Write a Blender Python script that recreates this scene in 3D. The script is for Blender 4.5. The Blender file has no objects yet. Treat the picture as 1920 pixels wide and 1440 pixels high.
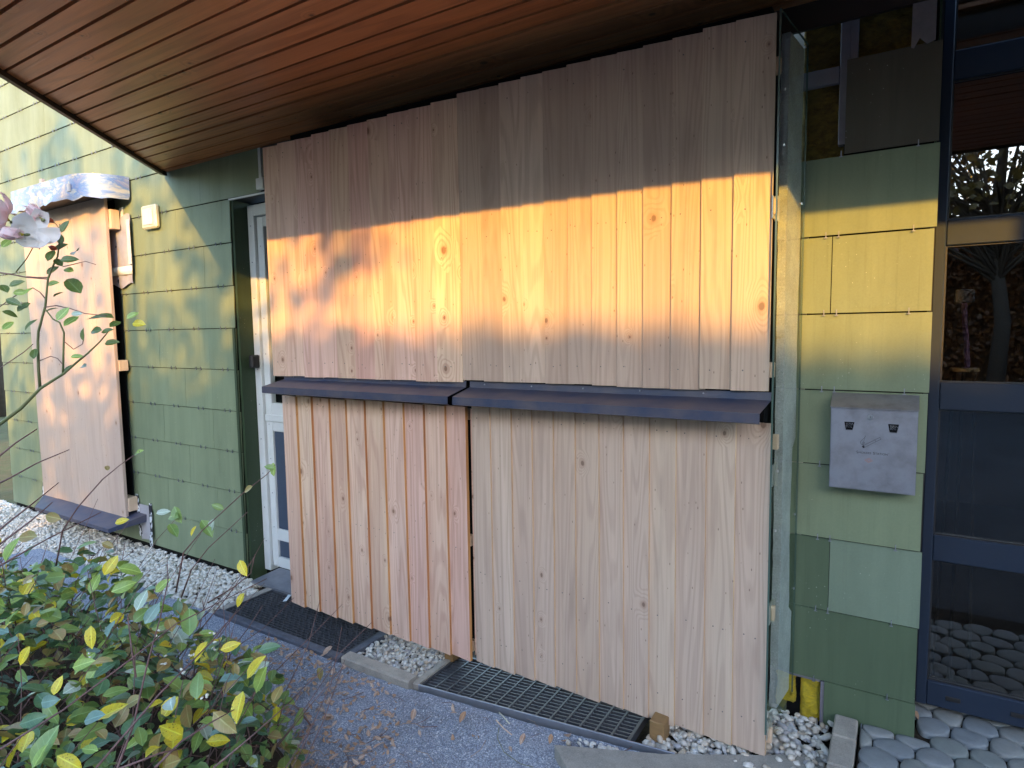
import bpy, math, random
from mathutils import Vector, Matrix, Euler
random.seed(7)
rad = math.radians
S = bpy.context.scene
COL = S.collection

# ------------------------------------------------------------------ camera
cam_d = bpy.data.cameras.new('camera')
cam_d.sensor_width = 36.0
cam_d.lens = 21.92
cam_d.clip_start = 0.05
cam_d.clip_end = 500
cam = bpy.data.objects.new('camera', cam_d)
COL.objects.link(cam)
S.camera = cam
YAW, PITCH, ROLL = -.5579, -.0856, -.0150
fw = Vector((math.sin(YAW)*math.cos(PITCH), math.cos(YAW)*math.cos(PITCH), math.sin(PITCH)))
r0 = Vector((math.cos(YAW), -math.sin(YAW), 0))
u0 = r0.cross(fw)
rr = math.cos(ROLL)*r0 + math.sin(ROLL)*u0
uu = -math.sin(ROLL)*r0 + math.cos(ROLL)*u0
M = Matrix((( rr.x, uu.x, -fw.x, 0), (rr.y, uu.y, -fw.y, -2.481), (rr.z, uu.z, -fw.z, 1.578), (0, 0, 0, 1)))
cam.matrix_world = M

# ------------------------------------------------------------------ light
SUN_TO = Vector((.57, -1.0, .317)).normalized()
elev = math.asin(SUN_TO.z)
azim = math.atan2(SUN_TO.x, SUN_TO.y)
world = bpy.data.worlds.new('World')
S.world = world
world.use_nodes = True
wn = world.node_tree
sky = wn.nodes.new('ShaderNodeTexSky')
sky.sky_type = 'NISHITA'
sky.sun_disc = False
sky.sun_elevation = elev
sky.sun_rotation = azim % (2*math.pi)
sky.air_density = 1.0
sky.dust_density = 0.6
sky.ozone_density = 1.6
wn.links.new(sky.outputs[0], wn.nodes['Background'].inputs[0])
wn.nodes['Background'].inputs[1].default_value = 0.15
sun_d = bpy.data.lights.new('sun', 'SUN')
sun_d.energy = 2.0
sun_d.angle = rad(0.53)
sun_d.color = (.50, .255, .035)
sun = bpy.data.objects.new('sun', sun_d)
sun.rotation_euler = SUN_TO.to_track_quat('Z', 'Y').to_euler()
sun.location = (4, -8, 6)
COL.objects.link(sun)
S.view_settings.view_transform = 'Standard'
S.view_settings.look = 'None'
S.view_settings.gamma = 1
S.view_settings.use_curve_mapping = False
S.view_settings.exposure = 3.15
S.cycles.max_bounces = 8
S.cycles.diffuse_bounces = 5
S.cycles.transparent_max_bounces = 12

# ------------------------------------------------------------------ node helpers
class NT:
    def __init__(self, name):
        self.m = bpy.data.materials.new(name)
        self.m.use_nodes = True
        self.t = self.m.node_tree
        self.t.nodes.clear()
        self.out = self.t.nodes.new('ShaderNodeOutputMaterial')
        self.b = self.t.nodes.new('ShaderNodeBsdfPrincipled')
        self.t.links.new(self.b.outputs[0], self.out.inputs[0])
    def n(self, typ, **kw):
        nd = self.t.nodes.new('ShaderNode' + typ)
        for k, v in kw.items():
            setattr(nd, k, v)
        return nd
    def put(self, sock, v):
        if v is None: return
        if hasattr(v, 'default_value') or hasattr(v, 'is_output'):
            self.t.links.new(v, sock)
        else:
            sock.default_value = v
    def geo(self): return self.n('NewGeometry')
    def obj(self): return self.n('TexCoord').outputs['Object']
    def wpos(self): return self.n('NewGeometry').outputs['Position']
    def rnd(self): return self.n('ObjectInfo').outputs['Random']
    def math(self, op, a, b=None, c=None, clamp=False):
        nd = self.n('Math', operation=op); nd.use_clamp = clamp
        self.put(nd.inputs[0], a); self.put(nd.inputs[1], b)
        if c is not None: self.put(nd.inputs[2], c)
        return nd.outputs[0]
    def vmath(self, op, a, b=None):
        nd = self.n('VectorMath', operation=op)
        self.put(nd.inputs[0], a); self.put(nd.inputs[1], b)
        return nd.outputs[1] if op in ('LENGTH', 'DOT_PRODUCT', 'DISTANCE') else nd.outputs[0]
    def noise(self, vec, scale=5, detail=3, rough=.55, dist=0, out=0):
        nd = self.n('TexNoise')
        self.put(nd.inputs['Vector'], vec)
        nd.inputs['Scale'].default_value = scale
        nd.inputs['Detail'].default_value = detail
        nd.inputs['Roughness'].default_value = rough
        nd.inputs['Distortion'].default_value = dist
        return nd.outputs[out]
    def voro(self, vec, scale=5, feature='F1', out=0, rand=1.0):
        nd = self.n('TexVoronoi', feature=feature)
        self.put(nd.inputs['Vector'], vec)
        nd.inputs['Scale'].default_value = scale
        nd.inputs['Randomness'].default_value = rand
        return nd.outputs[out]
    def map(self, v, a, b, c=0.0, d=1.0, smooth=False):
        nd = self.n('MapRange')
        if smooth: nd.interpolation_type = 'SMOOTHSTEP'
        self.put(nd.inputs[0], v)
        for i, x in enumerate((a, b, c, d)): nd.inputs[i+1].default_value = x
        return nd.outputs[0]
    def mix(self, f, a, b, mode='MIX'):
        nd = self.n('Mix', data_type='RGBA', blend_type=mode)
        self.put(nd.inputs[0], f)
        self.put(nd.inputs[6], c4(a)); self.put(nd.inputs[7], c4(b))
        return nd.outputs[2]
    def ramp(self, f, stops, interp='LINEAR'):
        nd = self.n('ValToRGB')
        cr = nd.color_ramp
        cr.interpolation = interp
        while len(cr.elements) < len(stops): cr.elements.new(.5)
        for e, (p, c) in zip(cr.elements, stops):
            e.position = p; e.color = c4(c)
        self.put(nd.inputs[0], f)
        return nd.outputs[0]
    def scale3(self, vec, s):
        return self.vmath('MULTIPLY', vec, s)
    def bump(self, h, strength=.3, dist=.01):
        nd = self.n('Bump')
        nd.inputs['Strength'].default_value = strength
        nd.inputs['Distance'].default_value = dist
        self.put(nd.inputs['Height'], h)
        self.t.links.new(nd.outputs[0], self.b.inputs['Normal'])
    def set(self, col=None, rough=None, metal=None, spec=None, **kw):
        if col is not None: self.put(self.b.inputs['Base Color'], c4(col))
        if rough is not None: self.put(self.b.inputs['Roughness'], rough)
        if metal is not None: self.put(self.b.inputs['Metallic'], metal)
        if spec is not None: self.put(self.b.inputs['Specular IOR Level'], spec)
        for k, v in kw.items(): self.put(self.b.inputs[k], v)
        return self.m

def c4(c):
    if isinstance(c, (tuple, list)) and len(c) == 3: return (c[0], c[1], c[2], 1.0)
    return c

def offs(N, amount=41.0):
    r = N.rnd()
    cv = N.n('CombineXYZ')
    a = N.math('MULTIPLY', r, amount)
    N.put(cv.inputs[0], a); N.put(cv.inputs[1], N.math('MULTIPLY', r, amount*.37)); N.put(cv.inputs[2], N.math('MULTIPLY', r, amount*2.1))
    return N.vmath('ADD', N.obj(), cv.outputs[0])

def wood_mat(name, stops, grain=(.5, .36, .25), grain_amt=.45, knots=.5, knot_col=(.16, .07, .035), ringf=42, rough=.62, spots=True, kscale=(8.0, 5.6)):
    N = NT(name)
    p = offs(N)
    low = N.noise(N.scale3(p, (6.5, 5.0, .42)), 1.0, 2, .5, .25)
    sx = N.n('SeparateXYZ'); N.put(sx.inputs[0], p)
    cx_ = N.n('CombineXYZ'); N.put(cx_.inputs[0], N.math('MULTIPLY', sx.outputs[0], kscale[0])); N.put(cx_.inputs[1], N.math('MULTIPLY', sx.outputs[2], kscale[1]))
    vn = N.n('TexVoronoi', feature='F1'); vn.voronoi_dimensions = '2D'; N.put(vn.inputs['Vector'], cx_.outputs[0]); vn.inputs['Scale'].default_value = 1
    wob = N.noise(N.scale3(p, (30, 30, 12)), 1.0, 3, .6)
    vd = N.math('ADD', vn.outputs['Distance'], N.math('MULTIPLY', N.math('SUBTRACT', wob, .5), .10))
    vc = N.n('SeparateColor')
    N.put(vc.inputs[0], vn.outputs['Color'])
    has = N.math('GREATER_THAN', vc.outputs[0], 1.0-knots*.5)
    vd = N.math('MULTIPLY', vd, N.map(vc.outputs[1], 0, 1, .8, 3.4))
    warp = N.math('MULTIPLY', N.map(vd, 0, .55, 1, 0, True), has)
    field = N.math('ADD', low, N.math('MULTIPLY', warp, .22))
    ring = N.math('SINE', N.math('MULTIPLY', field, float(ringf)*2.2))
    ring = N.map(ring, -.3, 1, 0, 1, True)
    fib = N.noise(N.scale3(p, (260, 260, 5)), 1.0, 2, .6)
    fib2 = N.noise(N.scale3(p, (60, 60, 1.1)), 1.0, 2, .6)
    tone = N.noise(N.scale3(p, (6, 6, .6)), 1.0, 3, .6)
    base = N.ramp(N.rnd(), stops)
    base = N.mix(N.map(tone, .35, .7, 0, .45), base, grain, 'MIX')
    f = N.math('ADD', N.math('MULTIPLY', ring, grain_amt*.55), N.math('MULTIPLY', N.map(fib, .35, .75), grain_amt*.35), clamp=True)
    f = N.math('ADD', f, N.math('MULTIPLY', N.map(fib2, .4, .8), grain_amt*.5), clamp=True)
    col = N.mix(f, base, grain)
    core = N.math('MULTIPLY', N.map(vd, .10, .05, 0, .8, True), has)
    halo = N.math('MULTIPLY', N.map(vd, .26, .05, 0, .45, True), has)
    col = N.mix(halo, col, tuple(.5*(g+k) for g, k in zip(grain, (.30, .13, .06))))
    col = N.mix(N.math('MULTIPLY', core, .85), col, knot_col)
    blot = N.noise(N.scale3(p, (11, 11, 1.7)), 1.0, 4, .65)
    col = N.mix(N.map(blot, .55, .78, 0, .38), col, tuple(x*.72 for x in grain))
    if spots:
        sp = N.voro(N.scale3(p, (40, 40, 14)), 1.0)
        col = N.mix(N.map(sp, .075, .05, 0, .7), col, (.10, .05, .035))
    N.bump(N.math('ADD', N.math('MULTIPLY', fib, .5), N.math('MULTIPLY', ring, .6)), .25, .002)
    return N.set(col, rough, spec=.3)

LARCH = wood_mat('larch_wood', [(0, (.78, .57, .45)), (.2, (.70, .42, .35)), (.4, (.82, .65, .46)), (.6, (.76, .50, .42)), (.8, (.72, .54, .38)), (1, (.78, .50, .42))],
                 grain=(.47, .26, .19), grain_amt=.66, knots=.62, ringf=40)
OAK = wood_mat('oak_wood', [(0, (.58, .435, .34)), (.25, (.67, .52, .405)), (.45, (.50, .375, .295)), (.65, (.61, .46, .35)), (.8, (.66, .52, .39)), (1, (.54, .40, .31))],
               grain=(.36, .25, .19), grain_amt=.55, knots=.30, knot_col=(.12, .07, .05), ringf=50)
EDGE_L = wood_mat('larch_edge', [(0, (.66, .33, .11)), (.5, (.54, .22, .08)), (1, (.70, .40, .14))], grain=(.34, .14, .05), grain_amt=.6, knots=.1, spots=False)
EDGE_O = wood_mat('oak_edge', [(0, (.66, .45, .27)), (.5, (.62, .40, .26)), (1, (.68, .50, .25))], grain=(.5, .32, .18), grain_amt=.4, knots=.05, spots=False)
PINE = wood_mat('pine_wood', [(0, (.72, .55, .40)), (1, (.68, .50, .36))], grain=(.50, .34, .22), grain_amt=.4, knots=.25, ringf=30)
GLULAM = wood_mat('spruce_wood', [(0, (.50, .38, .31)), (1, (.54, .41, .33))], grain=(.42, .30, .24), grain_amt=.35, knots=.2, ringf=30)
SOFFIT = wood_mat('stained_soffit_wood', [(0, (.50, .19, .075)), (.5, (.60, .225, .08)), (1, (.54, .22, .09))], grain=(.28, .10, .04),
                  grain_amt=.7, knots=.4, knot_col=(.02, .01, .006), ringf=24, rough=.34, spots=False)

def green_mat(name, a, b):
    N = NT(name)
    w = N.wpos()
    base = N.ramp(N.rnd(), [(0, a), (1, b)])
    strk = N.noise(N.scale3(w, (9, 9, .9)), 1.0, 4, .6)
    col = N.mix(N.map(strk, .42, .75, 0, .32), base, tuple(min(1, x*1.45+.02) for x in a))
    run = N.noise(N.scale3(w, (38, 38, 1.1)), 1.0, 4, .7)
    col = N.mix(N.map(run, .55, .72, 0, .30), col, tuple(x*.60 for x in b))
    dirt = N.noise(N.scale3(w, (3, 3, 1.4)), 1.0, 5, .65)
    col = N.mix(N.map(dirt, .5, .8, 0, .4), col, tuple(x*.55 for x in b))
    speck = N.voro(w, 55)
    msk = N.noise(w, 3.3, 2)
    col = N.mix(N.math('MULTIPLY', N.map(speck, .085, .06), N.map(msk, .52, .62)), col, (.55, .58, .5))
    fine = N.noise(w, 160, 3)
    col = N.mix(N.map(fine, .3, .8, 0, .16), col, (.06, .09, .07))
    N.bump(fine, .12, .002)
    return N.set(col, N.map(dirt, .3, .7, .42, .62), spec=.4)

GREEN = green_mat('green_fibre_cement', (.195, .238, .142), (.175, .215, .128))
GREEN_D = green_mat('dark_green_fibre_cement', (.088, .125, .070), (.078, .112, .062))
GREEN_B = green_mat('bluish_green_fibre_cement', (.18, .23, .165), (.17, .22, .155))
GREEN_T = green_mat('deep_green_trim', (.030, .052, .022), (.026, .046, .020))

GREEN_SH = green_mat('shaded_green_fibre_cement', (.075, .062, .045), (.068, .056, .04))  # shade below the soffit put into the top panel's colour

def simple(name, col, rough=.5, metal=0, spec=.5, nz=0, nscale=20, dark=None, bump=0, obj=False, stretch=(1, 1, 1)):
    N = NT(name)
    c = col
    if nz or bump:
        v = N.obj() if obj else N.wpos()
        v = N.scale3(v, stretch)
        no = N.noise(v, nscale, 5, .6)
        if nz: c = N.mix(N.map(no, .35, .7, 0, nz), col, dark or tuple(x*.5 for x in col[:3]))
        if bump: N.bump(no, bump, .004)
    return N.set(c, rough, metal, spec)

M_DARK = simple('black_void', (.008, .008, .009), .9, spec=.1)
M_CORE = simple('dark_backing', (.012, .012, .011), .9, spec=.1, nz=.5, nscale=6)
M_ANTH = simple('anthracite_metal', (.028, .040, .085), .42, 0, .5, nz=.75, nscale=9, dark=(.105, .088, .098), bump=.03)
M_DOORF = simple('blue_grey_aluminium', (.018, .028, .050), .5, 0, .25, nz=.3, nscale=30, dark=(.025, .032, .046), bump=.02)
M_WHITE = simple('white_frame_paint', (.62, .64, .63), .42, nz=.25, nscale=9, dark=(.45, .46, .43))
M_BLUEP = simple('slate_blue_panel', (.055, .075, .115), .4, nz=.2, nscale=12)
M_ZINC = simple('galvanised_metal', (.30, .31, .35), .45, .7, nz=.5, nscale=18, dark=(.18, .19, .22))
M_STEEL = simple('bright_steel', (.62, .62, .62), .3, 1)
M_SCREW = simple('screw_steel', (.25, .22, .2), .4, .8)
M_STUD = simple('grey_batten', (.20, .185, .21), .6, nz=.3, nscale=15)
M_RUBBER = simple('black_rubber_grate', (.040, .040, .046), .55, 0, .5, nz=.6, nscale=40, dark=(.075, .075, .08), bump=.15)
M_BLACKPL = simple('black_plastic', (.018, .017, .018), .45)
M_CREAM = simple('cream_plastic', (.60, .58, .44), .4)
M_DIFF = simple('frosted_diffuser', (.55, .56, .60), .35)

def concrete(name, col, dark, sc=1.0):
    N = NT(name)
    w = N.wpos()
    a = N.noise(w, 14*sc, 6, .7)
    b = N.noise(w, 220*sc, 3, .7)
    c = N.mix(N.map(a, .35, .7), col, dark)
    c = N.mix(N.map(b, .55, .72, 0, .55), c, tuple(x*.45 for x in dark))
    c = N.mix(N.map(b, .42, .3, 0, .5), c, tuple(min(1, x*1.5) for x in col))
    N.bump(N.math('ADD', b, a), .5, .004)
    return N.set(c, .88, spec=.25)
M_KERB = concrete('kerb_concrete', (.36, .32, .27), (.25, .225, .20))
M_KERBD = concrete('dark_kerb_concrete', (.12, .125, .15), (.07, .072, .09))
M_SLAB = concrete('grey_concrete_slab', (.32, .30, .265), (.22, .21, .19))
M_FOAMC = concrete('cellular_concrete', (.46, .46, .45), (.32, .32, .32), .8)

def paver_mat():
    N = NT('paver_stone')
    w = N.wpos()
    a = N.noise(w, 20, 5, .65); b = N.noise(w, 330, 3, .7)
    base = N.ramp(N.rnd(), [(0, (.20, .22, .235)), (.5, (.28, .28, .265)), (1, (.21, .23, .215))])
    c = N.mix(N.map(a, .35, .7, 0, .5), base, (.14, .15, .16))
    c = N.mix(N.map(b, .60, .75, 0, .7), c, (.28, .28, .27))
    c = N.mix(N.map(b, .38, .25, 0, .5), c, (.05, .05, .055))
    N.bump(N.math('ADD', b, a), .45, .004)
    return N.set(c, .85, spec=.3)
M_PAVER = paver_mat()

def gravel_mat():
    N = NT('fine_grey_gravel')
    w = N.wpos()
    v = N.n('TexVoronoi', feature='F1'); N.put(v.inputs['Vector'], w); v.inputs['Scale'].default_value = 210
    sc = N.n('SeparateColor'); N.put(sc.inputs[0], v.outputs['Color'])
    c = N.ramp(sc.outputs[0], [(0, (.17, .195, .25)), (.45, (.33, .37, .455)), (.8, (.44, .48, .56)), (1, (.66, .69, .74))])
    c = N.mix(N.map(v.outputs['Distance'], .35, .7, 0, .7), c, (.15, .17, .22))
    big = N.noise(w, 2.2, 5, .6)
    c = N.mix(N.map(big, .48, .70, 0, .60), c, (.185, .175, .175))
    c = N.mix(N.map(big, .44, .3, 0, .3), c, (.26, .27, .30))
    N.bump(N.math('SUBTRACT', 1.0, v.outputs['Distance']), .9, .004)
    return N.set(c, .9, spec=.25)
M_GRAVEL = gravel_mat()

def soil_mat(name, a, b, sc=30):
    N = NT(name); w = N.wpos()
    n1 = N.noise(w, sc, 6, .7); n2 = N.noise(w, sc*.12, 4, .6)
    c = N.mix(N.map(n1, .35, .65), a, b)
    c = N.mix(N.map(n2, .4, .7, 0, .5), c, tuple(x*.5 for x in b))
    N.bump(n1, .8, .02)
    return N.set(c, .95, spec=.15)
M_SOIL = soil_mat('dark_soil', (.055, .042, .03), (.025, .02, .015))
M_LAWN = soil_mat('autumn_lawn', (.08, .09, .03), (.13, .10, .045), 8)
M_YARD = soil_mat('yard_paving', (.10, .10, .10), (.07, .07, .075), 12)

def pebble_mat(name, stops):
    N = NT(name); w = N.wpos()
    v = N.voro(w, 38, out=1)
    sc = N.n('SeparateColor'); N.put(sc.inputs[0], v)
    c = N.ramp(N.rnd() if name.startswith('single') else sc.outputs[0], stops)
    n1 = N.noise(w, 90, 4, .6)
    c = N.mix(N.map(n1, .45, .75, 0, .35), c, (.28, .22, .16))
    N.bump(n1, .2, .003)
    return N.set(c, .6, spec=.35)
PST = [(0, (.50, .47, .42)), (.3, (.62, .59, .54)), (.5, (.42, .33, .24)), (.62, (.66, .64, .60)), (.8, (.33, .33, .35)), (1, (.58, .52, .44))]
PWT = [(0, (.62, .58, .50)), (.4, (.70, .67, .61)), (.7, (.55, .48, .38)), (1, (.68, .66, .62))]
M_PEB = pebble_mat('pebble_stone', PST)
M_PEBW = pebble_mat('white_pebble_stone', PWT)
M_PEB1 = pebble_mat('single_pebble_stone', PST)

def wool_mat(nm='yellow_mineral_wool', A=(.82, .62, .05), B=(.50, .38, .06), D=(.26, .22, .10)):
    N = NT(nm); w = N.wpos()
    n1 = N.noise(N.scale3(w, (1, 1, 2.2)), 34, 6, .75)
    n0 = N.noise(w, 9, 3)
    c = N.mix(N.map(n1, .35, .68), A, B)
    c = N.mix(N.map(n0, .56, .72, 0, .6), c, D)
    N.bump(n1, 1.0, .02)
    return N.set(c, .95, spec=.1)
M_WOOL = wool_mat()

def glass_mat(name, tint=(.9, .97, .93), rough=0.0, base=0.0, k=1.7):
    N = NT(name)
    g = N.n('BsdfGlass'); g.inputs['Color'].default_value = c4(tint); g.inputs['Roughness'].default_value = rough; g.inputs['IOR'].default_value = 1.5
    tr = N.n('BsdfTransparent'); tr.inputs[0].default_value = c4(tint)
    gl = N.n('BsdfGlossy'); gl.inputs['Roughness'].default_value = rough
    fr = N.n('Fresnel'); fr.inputs[0].default_value = 1.52
    mx = N.n('MixShader')
    f2 = N.math('MULTIPLY', N.math('ADD', fr.outputs[0], base), N.math('SUBTRACT', k, N.math('MULTIPLY', N.geo().outputs['Backfacing'], k)), clamp=True)
    N.put(mx.inputs[0], f2)
    N.t.links.new(tr.outputs[0], mx.inputs[1]); N.t.links.new(gl.outputs[0], mx.inputs[2])
    N.t.links.new(mx.outputs[0], N.out.inputs[0])
    return N.m
M_GLASS = glass_mat('clear_glass', (.95, .985, .97), k=.8)
M_DGLASS = glass_mat('dark_door_glass', (.62, .58, .52), base=.07)

def leaf_mat(name, col, alt, vein=(.3, .35, .12), rough=.38, spots=None, trans=.18):
    N = NT(name)
    o = N.obj(); w = N.wpos()
    n = N.noise(w, 45, 3, .6)
    c = N.mix(N.map(n, .35, .65), col, alt)
    if spots: c = N.mix(N.map(N.noise(w, 260, 2), .62, .68, 0, .85), c, spots)
    if name.startswith(('leaf_', 'rose_leaf', 'dry')):
        at = N.n('Attribute', attribute_name='leaf_uv'); sp_ = N.n('SeparateColor'); N.put(sp_.inputs[0], at.outputs['Color'])
        mid = N.map(sp_.outputs[0], .86, .97, 0, .75, True)
        ph = N.math('SUBTRACT', N.math('MULTIPLY', sp_.outputs[1], 6.5), N.math('MULTIPLY', N.math('SUBTRACT', 1.0, sp_.outputs[0]), 1.3))
        side = N.map(N.math('SINE', N.math('MULTIPLY', ph, 6.2832)), .90, .99, 0, .30, True)
        vv = N.math('MAXIMUM', mid, side)
        c = N.mix(vv, c, tuple(min(.85, x*1.55+.05) for x in col))
        c = N.mix(N.map(N.noise(w, 14, 3), .55, .75, 0, .35), c, tuple(x*.55 for x in alt))
        N.bump(N.math('SUBTRACT', 1.0, vv), .25, .001)
    N.set(c, rough, spec=.5)
    tl = N.n('BsdfTranslucent'); N.put(tl.inputs[0], c)
    mx = N.n('MixShader'); mx.inputs[0].default_value = trans
    N.t.links.new(N.b.outputs[0], mx.inputs[1]); N.t.links.new(tl.outputs[0], mx.inputs[2])
    N.t.links.new(mx.outputs[0], N.out.inputs[0])
    return N.m
LEAF = [leaf_mat('leaf_green', (0.135, 0.230, 0.061), (0.189, 0.270, 0.068)),
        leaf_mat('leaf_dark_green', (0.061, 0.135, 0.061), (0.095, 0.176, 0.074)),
        leaf_mat('leaf_blue_green', (0.135, 0.236, 0.196), (0.189, 0.297, 0.243)),
        leaf_mat('leaf_light_green', (0.270, 0.378, 0.081), (0.216, 0.324, 0.068)),
        leaf_mat('leaf_yellow', (.70, .54, .03), (.56, .48, .05), spots=(.16, .08, .02), trans=.3),
        leaf_mat('leaf_olive', (0.257, 0.230, 0.074), (0.311, 0.203, 0.074)),
        leaf_mat('leaf_pale_underside', (0.405, 0.486, 0.405), (0.324, 0.419, 0.311))]
M_ROSEL = leaf_mat('rose_leaf', (.07, .115, .025), (.12, .16, .035))
M_TREE = leaf_mat('tree_leaf', (.10, .085, .02), (.16, .09, .025), trans=.25)
M_BEECH = leaf_mat('beech_leaf', (.16, .055, .018), (.22, .085, .025), trans=.2)
M_DRY = leaf_mat('dry_leaf', (.30, .17, .09), (.40, .26, .17), trans=.05, rough=.7)
M_DRY2 = leaf_mat('dry_leaf_pale', (.42, .32, .25), (.30, .18, .12), trans=.05, rough=.7)
M_PETW = leaf_mat('white_petal', (.78, .72, .66), (.80, .76, .74), rough=.5, trans=.35)
M_PETP = leaf_mat('pink_petal', (.78, .50, .52), (.80, .64, .62), rough=.5, trans=.35)
M_HIP = simple('rose_hip_red', (.35, .05, .015), .3)
M_TWIG = simple('reddish_twig', (.17, .085, .075), .6, nz=.6, nscale=60, dark=(.05, .035, .03))
M_TWIGG = simple('green_rose_stem', (.13, .15, .05), .5, nz=.5, nscale=30, dark=(.10, .07, .04))
M_BARK = simple('tree_bark', (.07, .05, .035), .9, nz=.6, nscale=12, bump=.6)
M_BERRY = simple('white_berry', (.70, .68, .58), .35)

# ------------------------------------------------------------------ mesh helpers
class MB:
    def __init__(self):
        self.v = []; self.f = []; self.mi = []; self.mats = []; self.va = None
    def mid(self, m):
        if m not in self.mats: self.mats.append(m)
        return self.mats.index(m)
    def add(self, vs, fs, m):
        o = len(self.v); k = self.mid(m)
        self.v += [tuple(p) for p in vs]
        for f in fs:
            self.f.append(tuple(i+o for i in f)); self.mi.append(k)
        return self
    def box(self, x0, x1, y0, y1, z0, z1, m, c=0):
        if c <= 0:
            vs = [(x, y, z) for z in (z0, z1) for y in (y0, y1) for x in (x0, x1)]
            fs = [(0, 2, 3, 1), (4, 5, 7, 6), (0, 1, 5, 4), (2, 6, 7, 3), (0, 4, 6, 2), (1, 3, 7, 5)]
            return self.add(vs, fs, m)
        # chamfered box
        vs = []; idx = {}
        X = (x0, x1); Y = (y0, y1); Z = (z0, z1)
        for i in (0, 1):
            for j in (0, 1):
                for k in (0, 1):
                    sx, sy, sz = (1-2*i)*c, (1-2*j)*c, (1-2*k)*c
                    for a, p in enumerate(((X[i], Y[j]+sy, Z[k]+sz), (X[i]+sx, Y[j], Z[k]+sz), (X[i]+sx, Y[j]+sy, Z[k]))):
                        idx[(i, j, k, a)] = len(vs); vs.append(p)
        g = lambda i, j, k, a: idx[(i, j, k, a)]
        fs = []
        for i in (0, 1): fs.append((g(i,0,0,0), g(i,0,1,0), g(i,1,1,0), g(i,1,0,0)) if i == 0 else (g(i,0,0,0), g(i,1,0,0), g(i,1,1,0), g(i,0,1,0)))
        for j in (0, 1): fs.append((g(0,j,0,1), g(1,j,0,1), g(1,j,1,1), g(0,j,1,1)) if j == 0 else (g(0,j,0,1), g(0,j,1,1), g(1,j,1,1), g(1,j,0,1)))
        for k in (0, 1): fs.append((g(0,0,k,2), g(0,1,k,2), g(1,1,k,2), g(1,0,k,2)) if k == 0 else (g(0,0,k,2), g(1,0,k,2), g(1,1,k,2), g(0,1,k,2)))
        for i in (0, 1):
            for j in (0, 1): fs.append((g(i,j,0,0), g(i,j,1,0), g(i,j,1,1), g(i,j,0,1)))
        for i in (0, 1):
            for k in (0, 1): fs.append((g(i,0,k,0), g(i,1,k,0), g(i,1,k,2), g(i,0,k,2)))
        for j in (0, 1):
            for k in (0, 1): fs.append((g(0,j,k,1), g(1,j,k,1), g(1,j,k,2), g(0,j,k,2)))
        for i in (0, 1):
            for j in (0, 1):
                for k in (0, 1): fs.append((g(i,j,k,0), g(i,j,k,1), g(i,j,k,2)))
        return self.add(vs, fs, m)
    def prism(self, pts, axis, a, b, m, mside=None):
        n = len(pts)
        def P(p, t):
            if axis == 'z': return (p[0], p[1], t)
            if axis == 'x': return (t, p[0], p[1])
            return (p[0], t, p[1])
        vs = [P(p, a) for p in pts] + [P(p, b) for p in pts]
        self.add(vs, [tuple(range(n))[::-1], tuple(range(n, 2*n))], m)
        self.add(vs, [(i, (i+1) % n, n+(i+1) % n, n+i) for i in range(n)], mside or m)
        return self
    def tube(self, pts, r, m, k=6, r1=None, cap=True):
        pts = [Vector(p) for p in pts]
        n = len(pts); vs = []; fs = []
        if r1 is None: r1 = r
        prev = None
        for i, p in enumerate(pts):
            t = (pts[min(i+1, n-1)] - pts[max(i-1, 0)])
            if t.length < 1e-9: t = Vector((0, 0, 1))
            t.normalize()
            a = prev if prev is not None else (Vector((0, 0, 1)) if abs(t.z) < .9 else Vector((1, 0, 0)))
            s = (a - t*a.dot(t))
            if s.length < 1e-6: s = Vector((1, 0, 0))
            s.normalize(); q = t.cross(s); prev = s
            R = r + (r1-r)*i/max(1, n-1)
            for j in range(k):
                an = 2*math.pi*j/k
                vs.append(p + s*math.cos(an)*R + q*math.sin(an)*R)
        for i in range(n-1):
            for j in range(k):
                fs.append((i*k+j, i*k+(j+1) % k, (i+1)*k+(j+1) % k, (i+1)*k+j))
        if cap:
            fs.append(tuple(range(k))[::-1]); fs.append(tuple(range((n-1)*k, n*k)))
        return self.add(vs, fs, m)
    def mesh(self, name, smooth=False):
        me = bpy.data.meshes.new(name)
        me.from_pydata(self.v, [], self.f)
        for m in self.mats: me.materials.append(m)
        me.polygons.foreach_set('material_index', self.mi)
        if smooth: me.polygons.foreach_set('use_smooth', [True]*len(self.f))
        if self.va:
            va = (self.va + [(0, 0)]*len(self.v))[:len(self.v)]
            at = me.attributes.new('leaf_uv', 'FLOAT_COLOR', 'POINT')
            at.data.foreach_set('color', [q for a, b in va for q in (a, b, 0, 1)])
        me.update()
        return me
    def build(self, name, parent=None, loc=None, rot=None, smooth=False, kind=None, label=None, bevel=0):
        o = bpy.data.objects.new(name, self.mesh(name, smooth))
        return place(o, parent, loc, rot, kind, label)

def place(o, parent=None, loc=None, rot=None, kind=None, label=None):
    COL.objects.link(o)
    if parent is not None:
        o.parent = parent
    if loc is not None:
        o.location = loc
    if rot is not None: o.rotation_euler = rot
    if kind: o['kind'] = kind
    if label: o['label'] = label
    return o

def rel(parent, p):
    return Vector(p) - parent.location

def thing(name, label, cat, loc=(0, 0, 0), group=None):
    o = bpy.data.objects.new(name, None)
    COL.objects.link(o); o.location = loc
    o.empty_display_size = .1
    o['label'] = label; o['category'] = cat
    if group: o['group'] = group
    return o

def tag(o, label, cat, group=None):
    o['label'] = label; o['category'] = cat
    if group: o['group'] = group
    return o

def part(name, mb, parent, smooth=False, kind=None, label=None):
    """mesh written in world coordinates, made local to its thing"""
    L = parent.location
    mb.v = [(x-L.x, y-L.y, z-L.z) for x, y, z in mb.v]
    return mb.build(name, parent, smooth=smooth, kind=kind, label=label)

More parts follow.
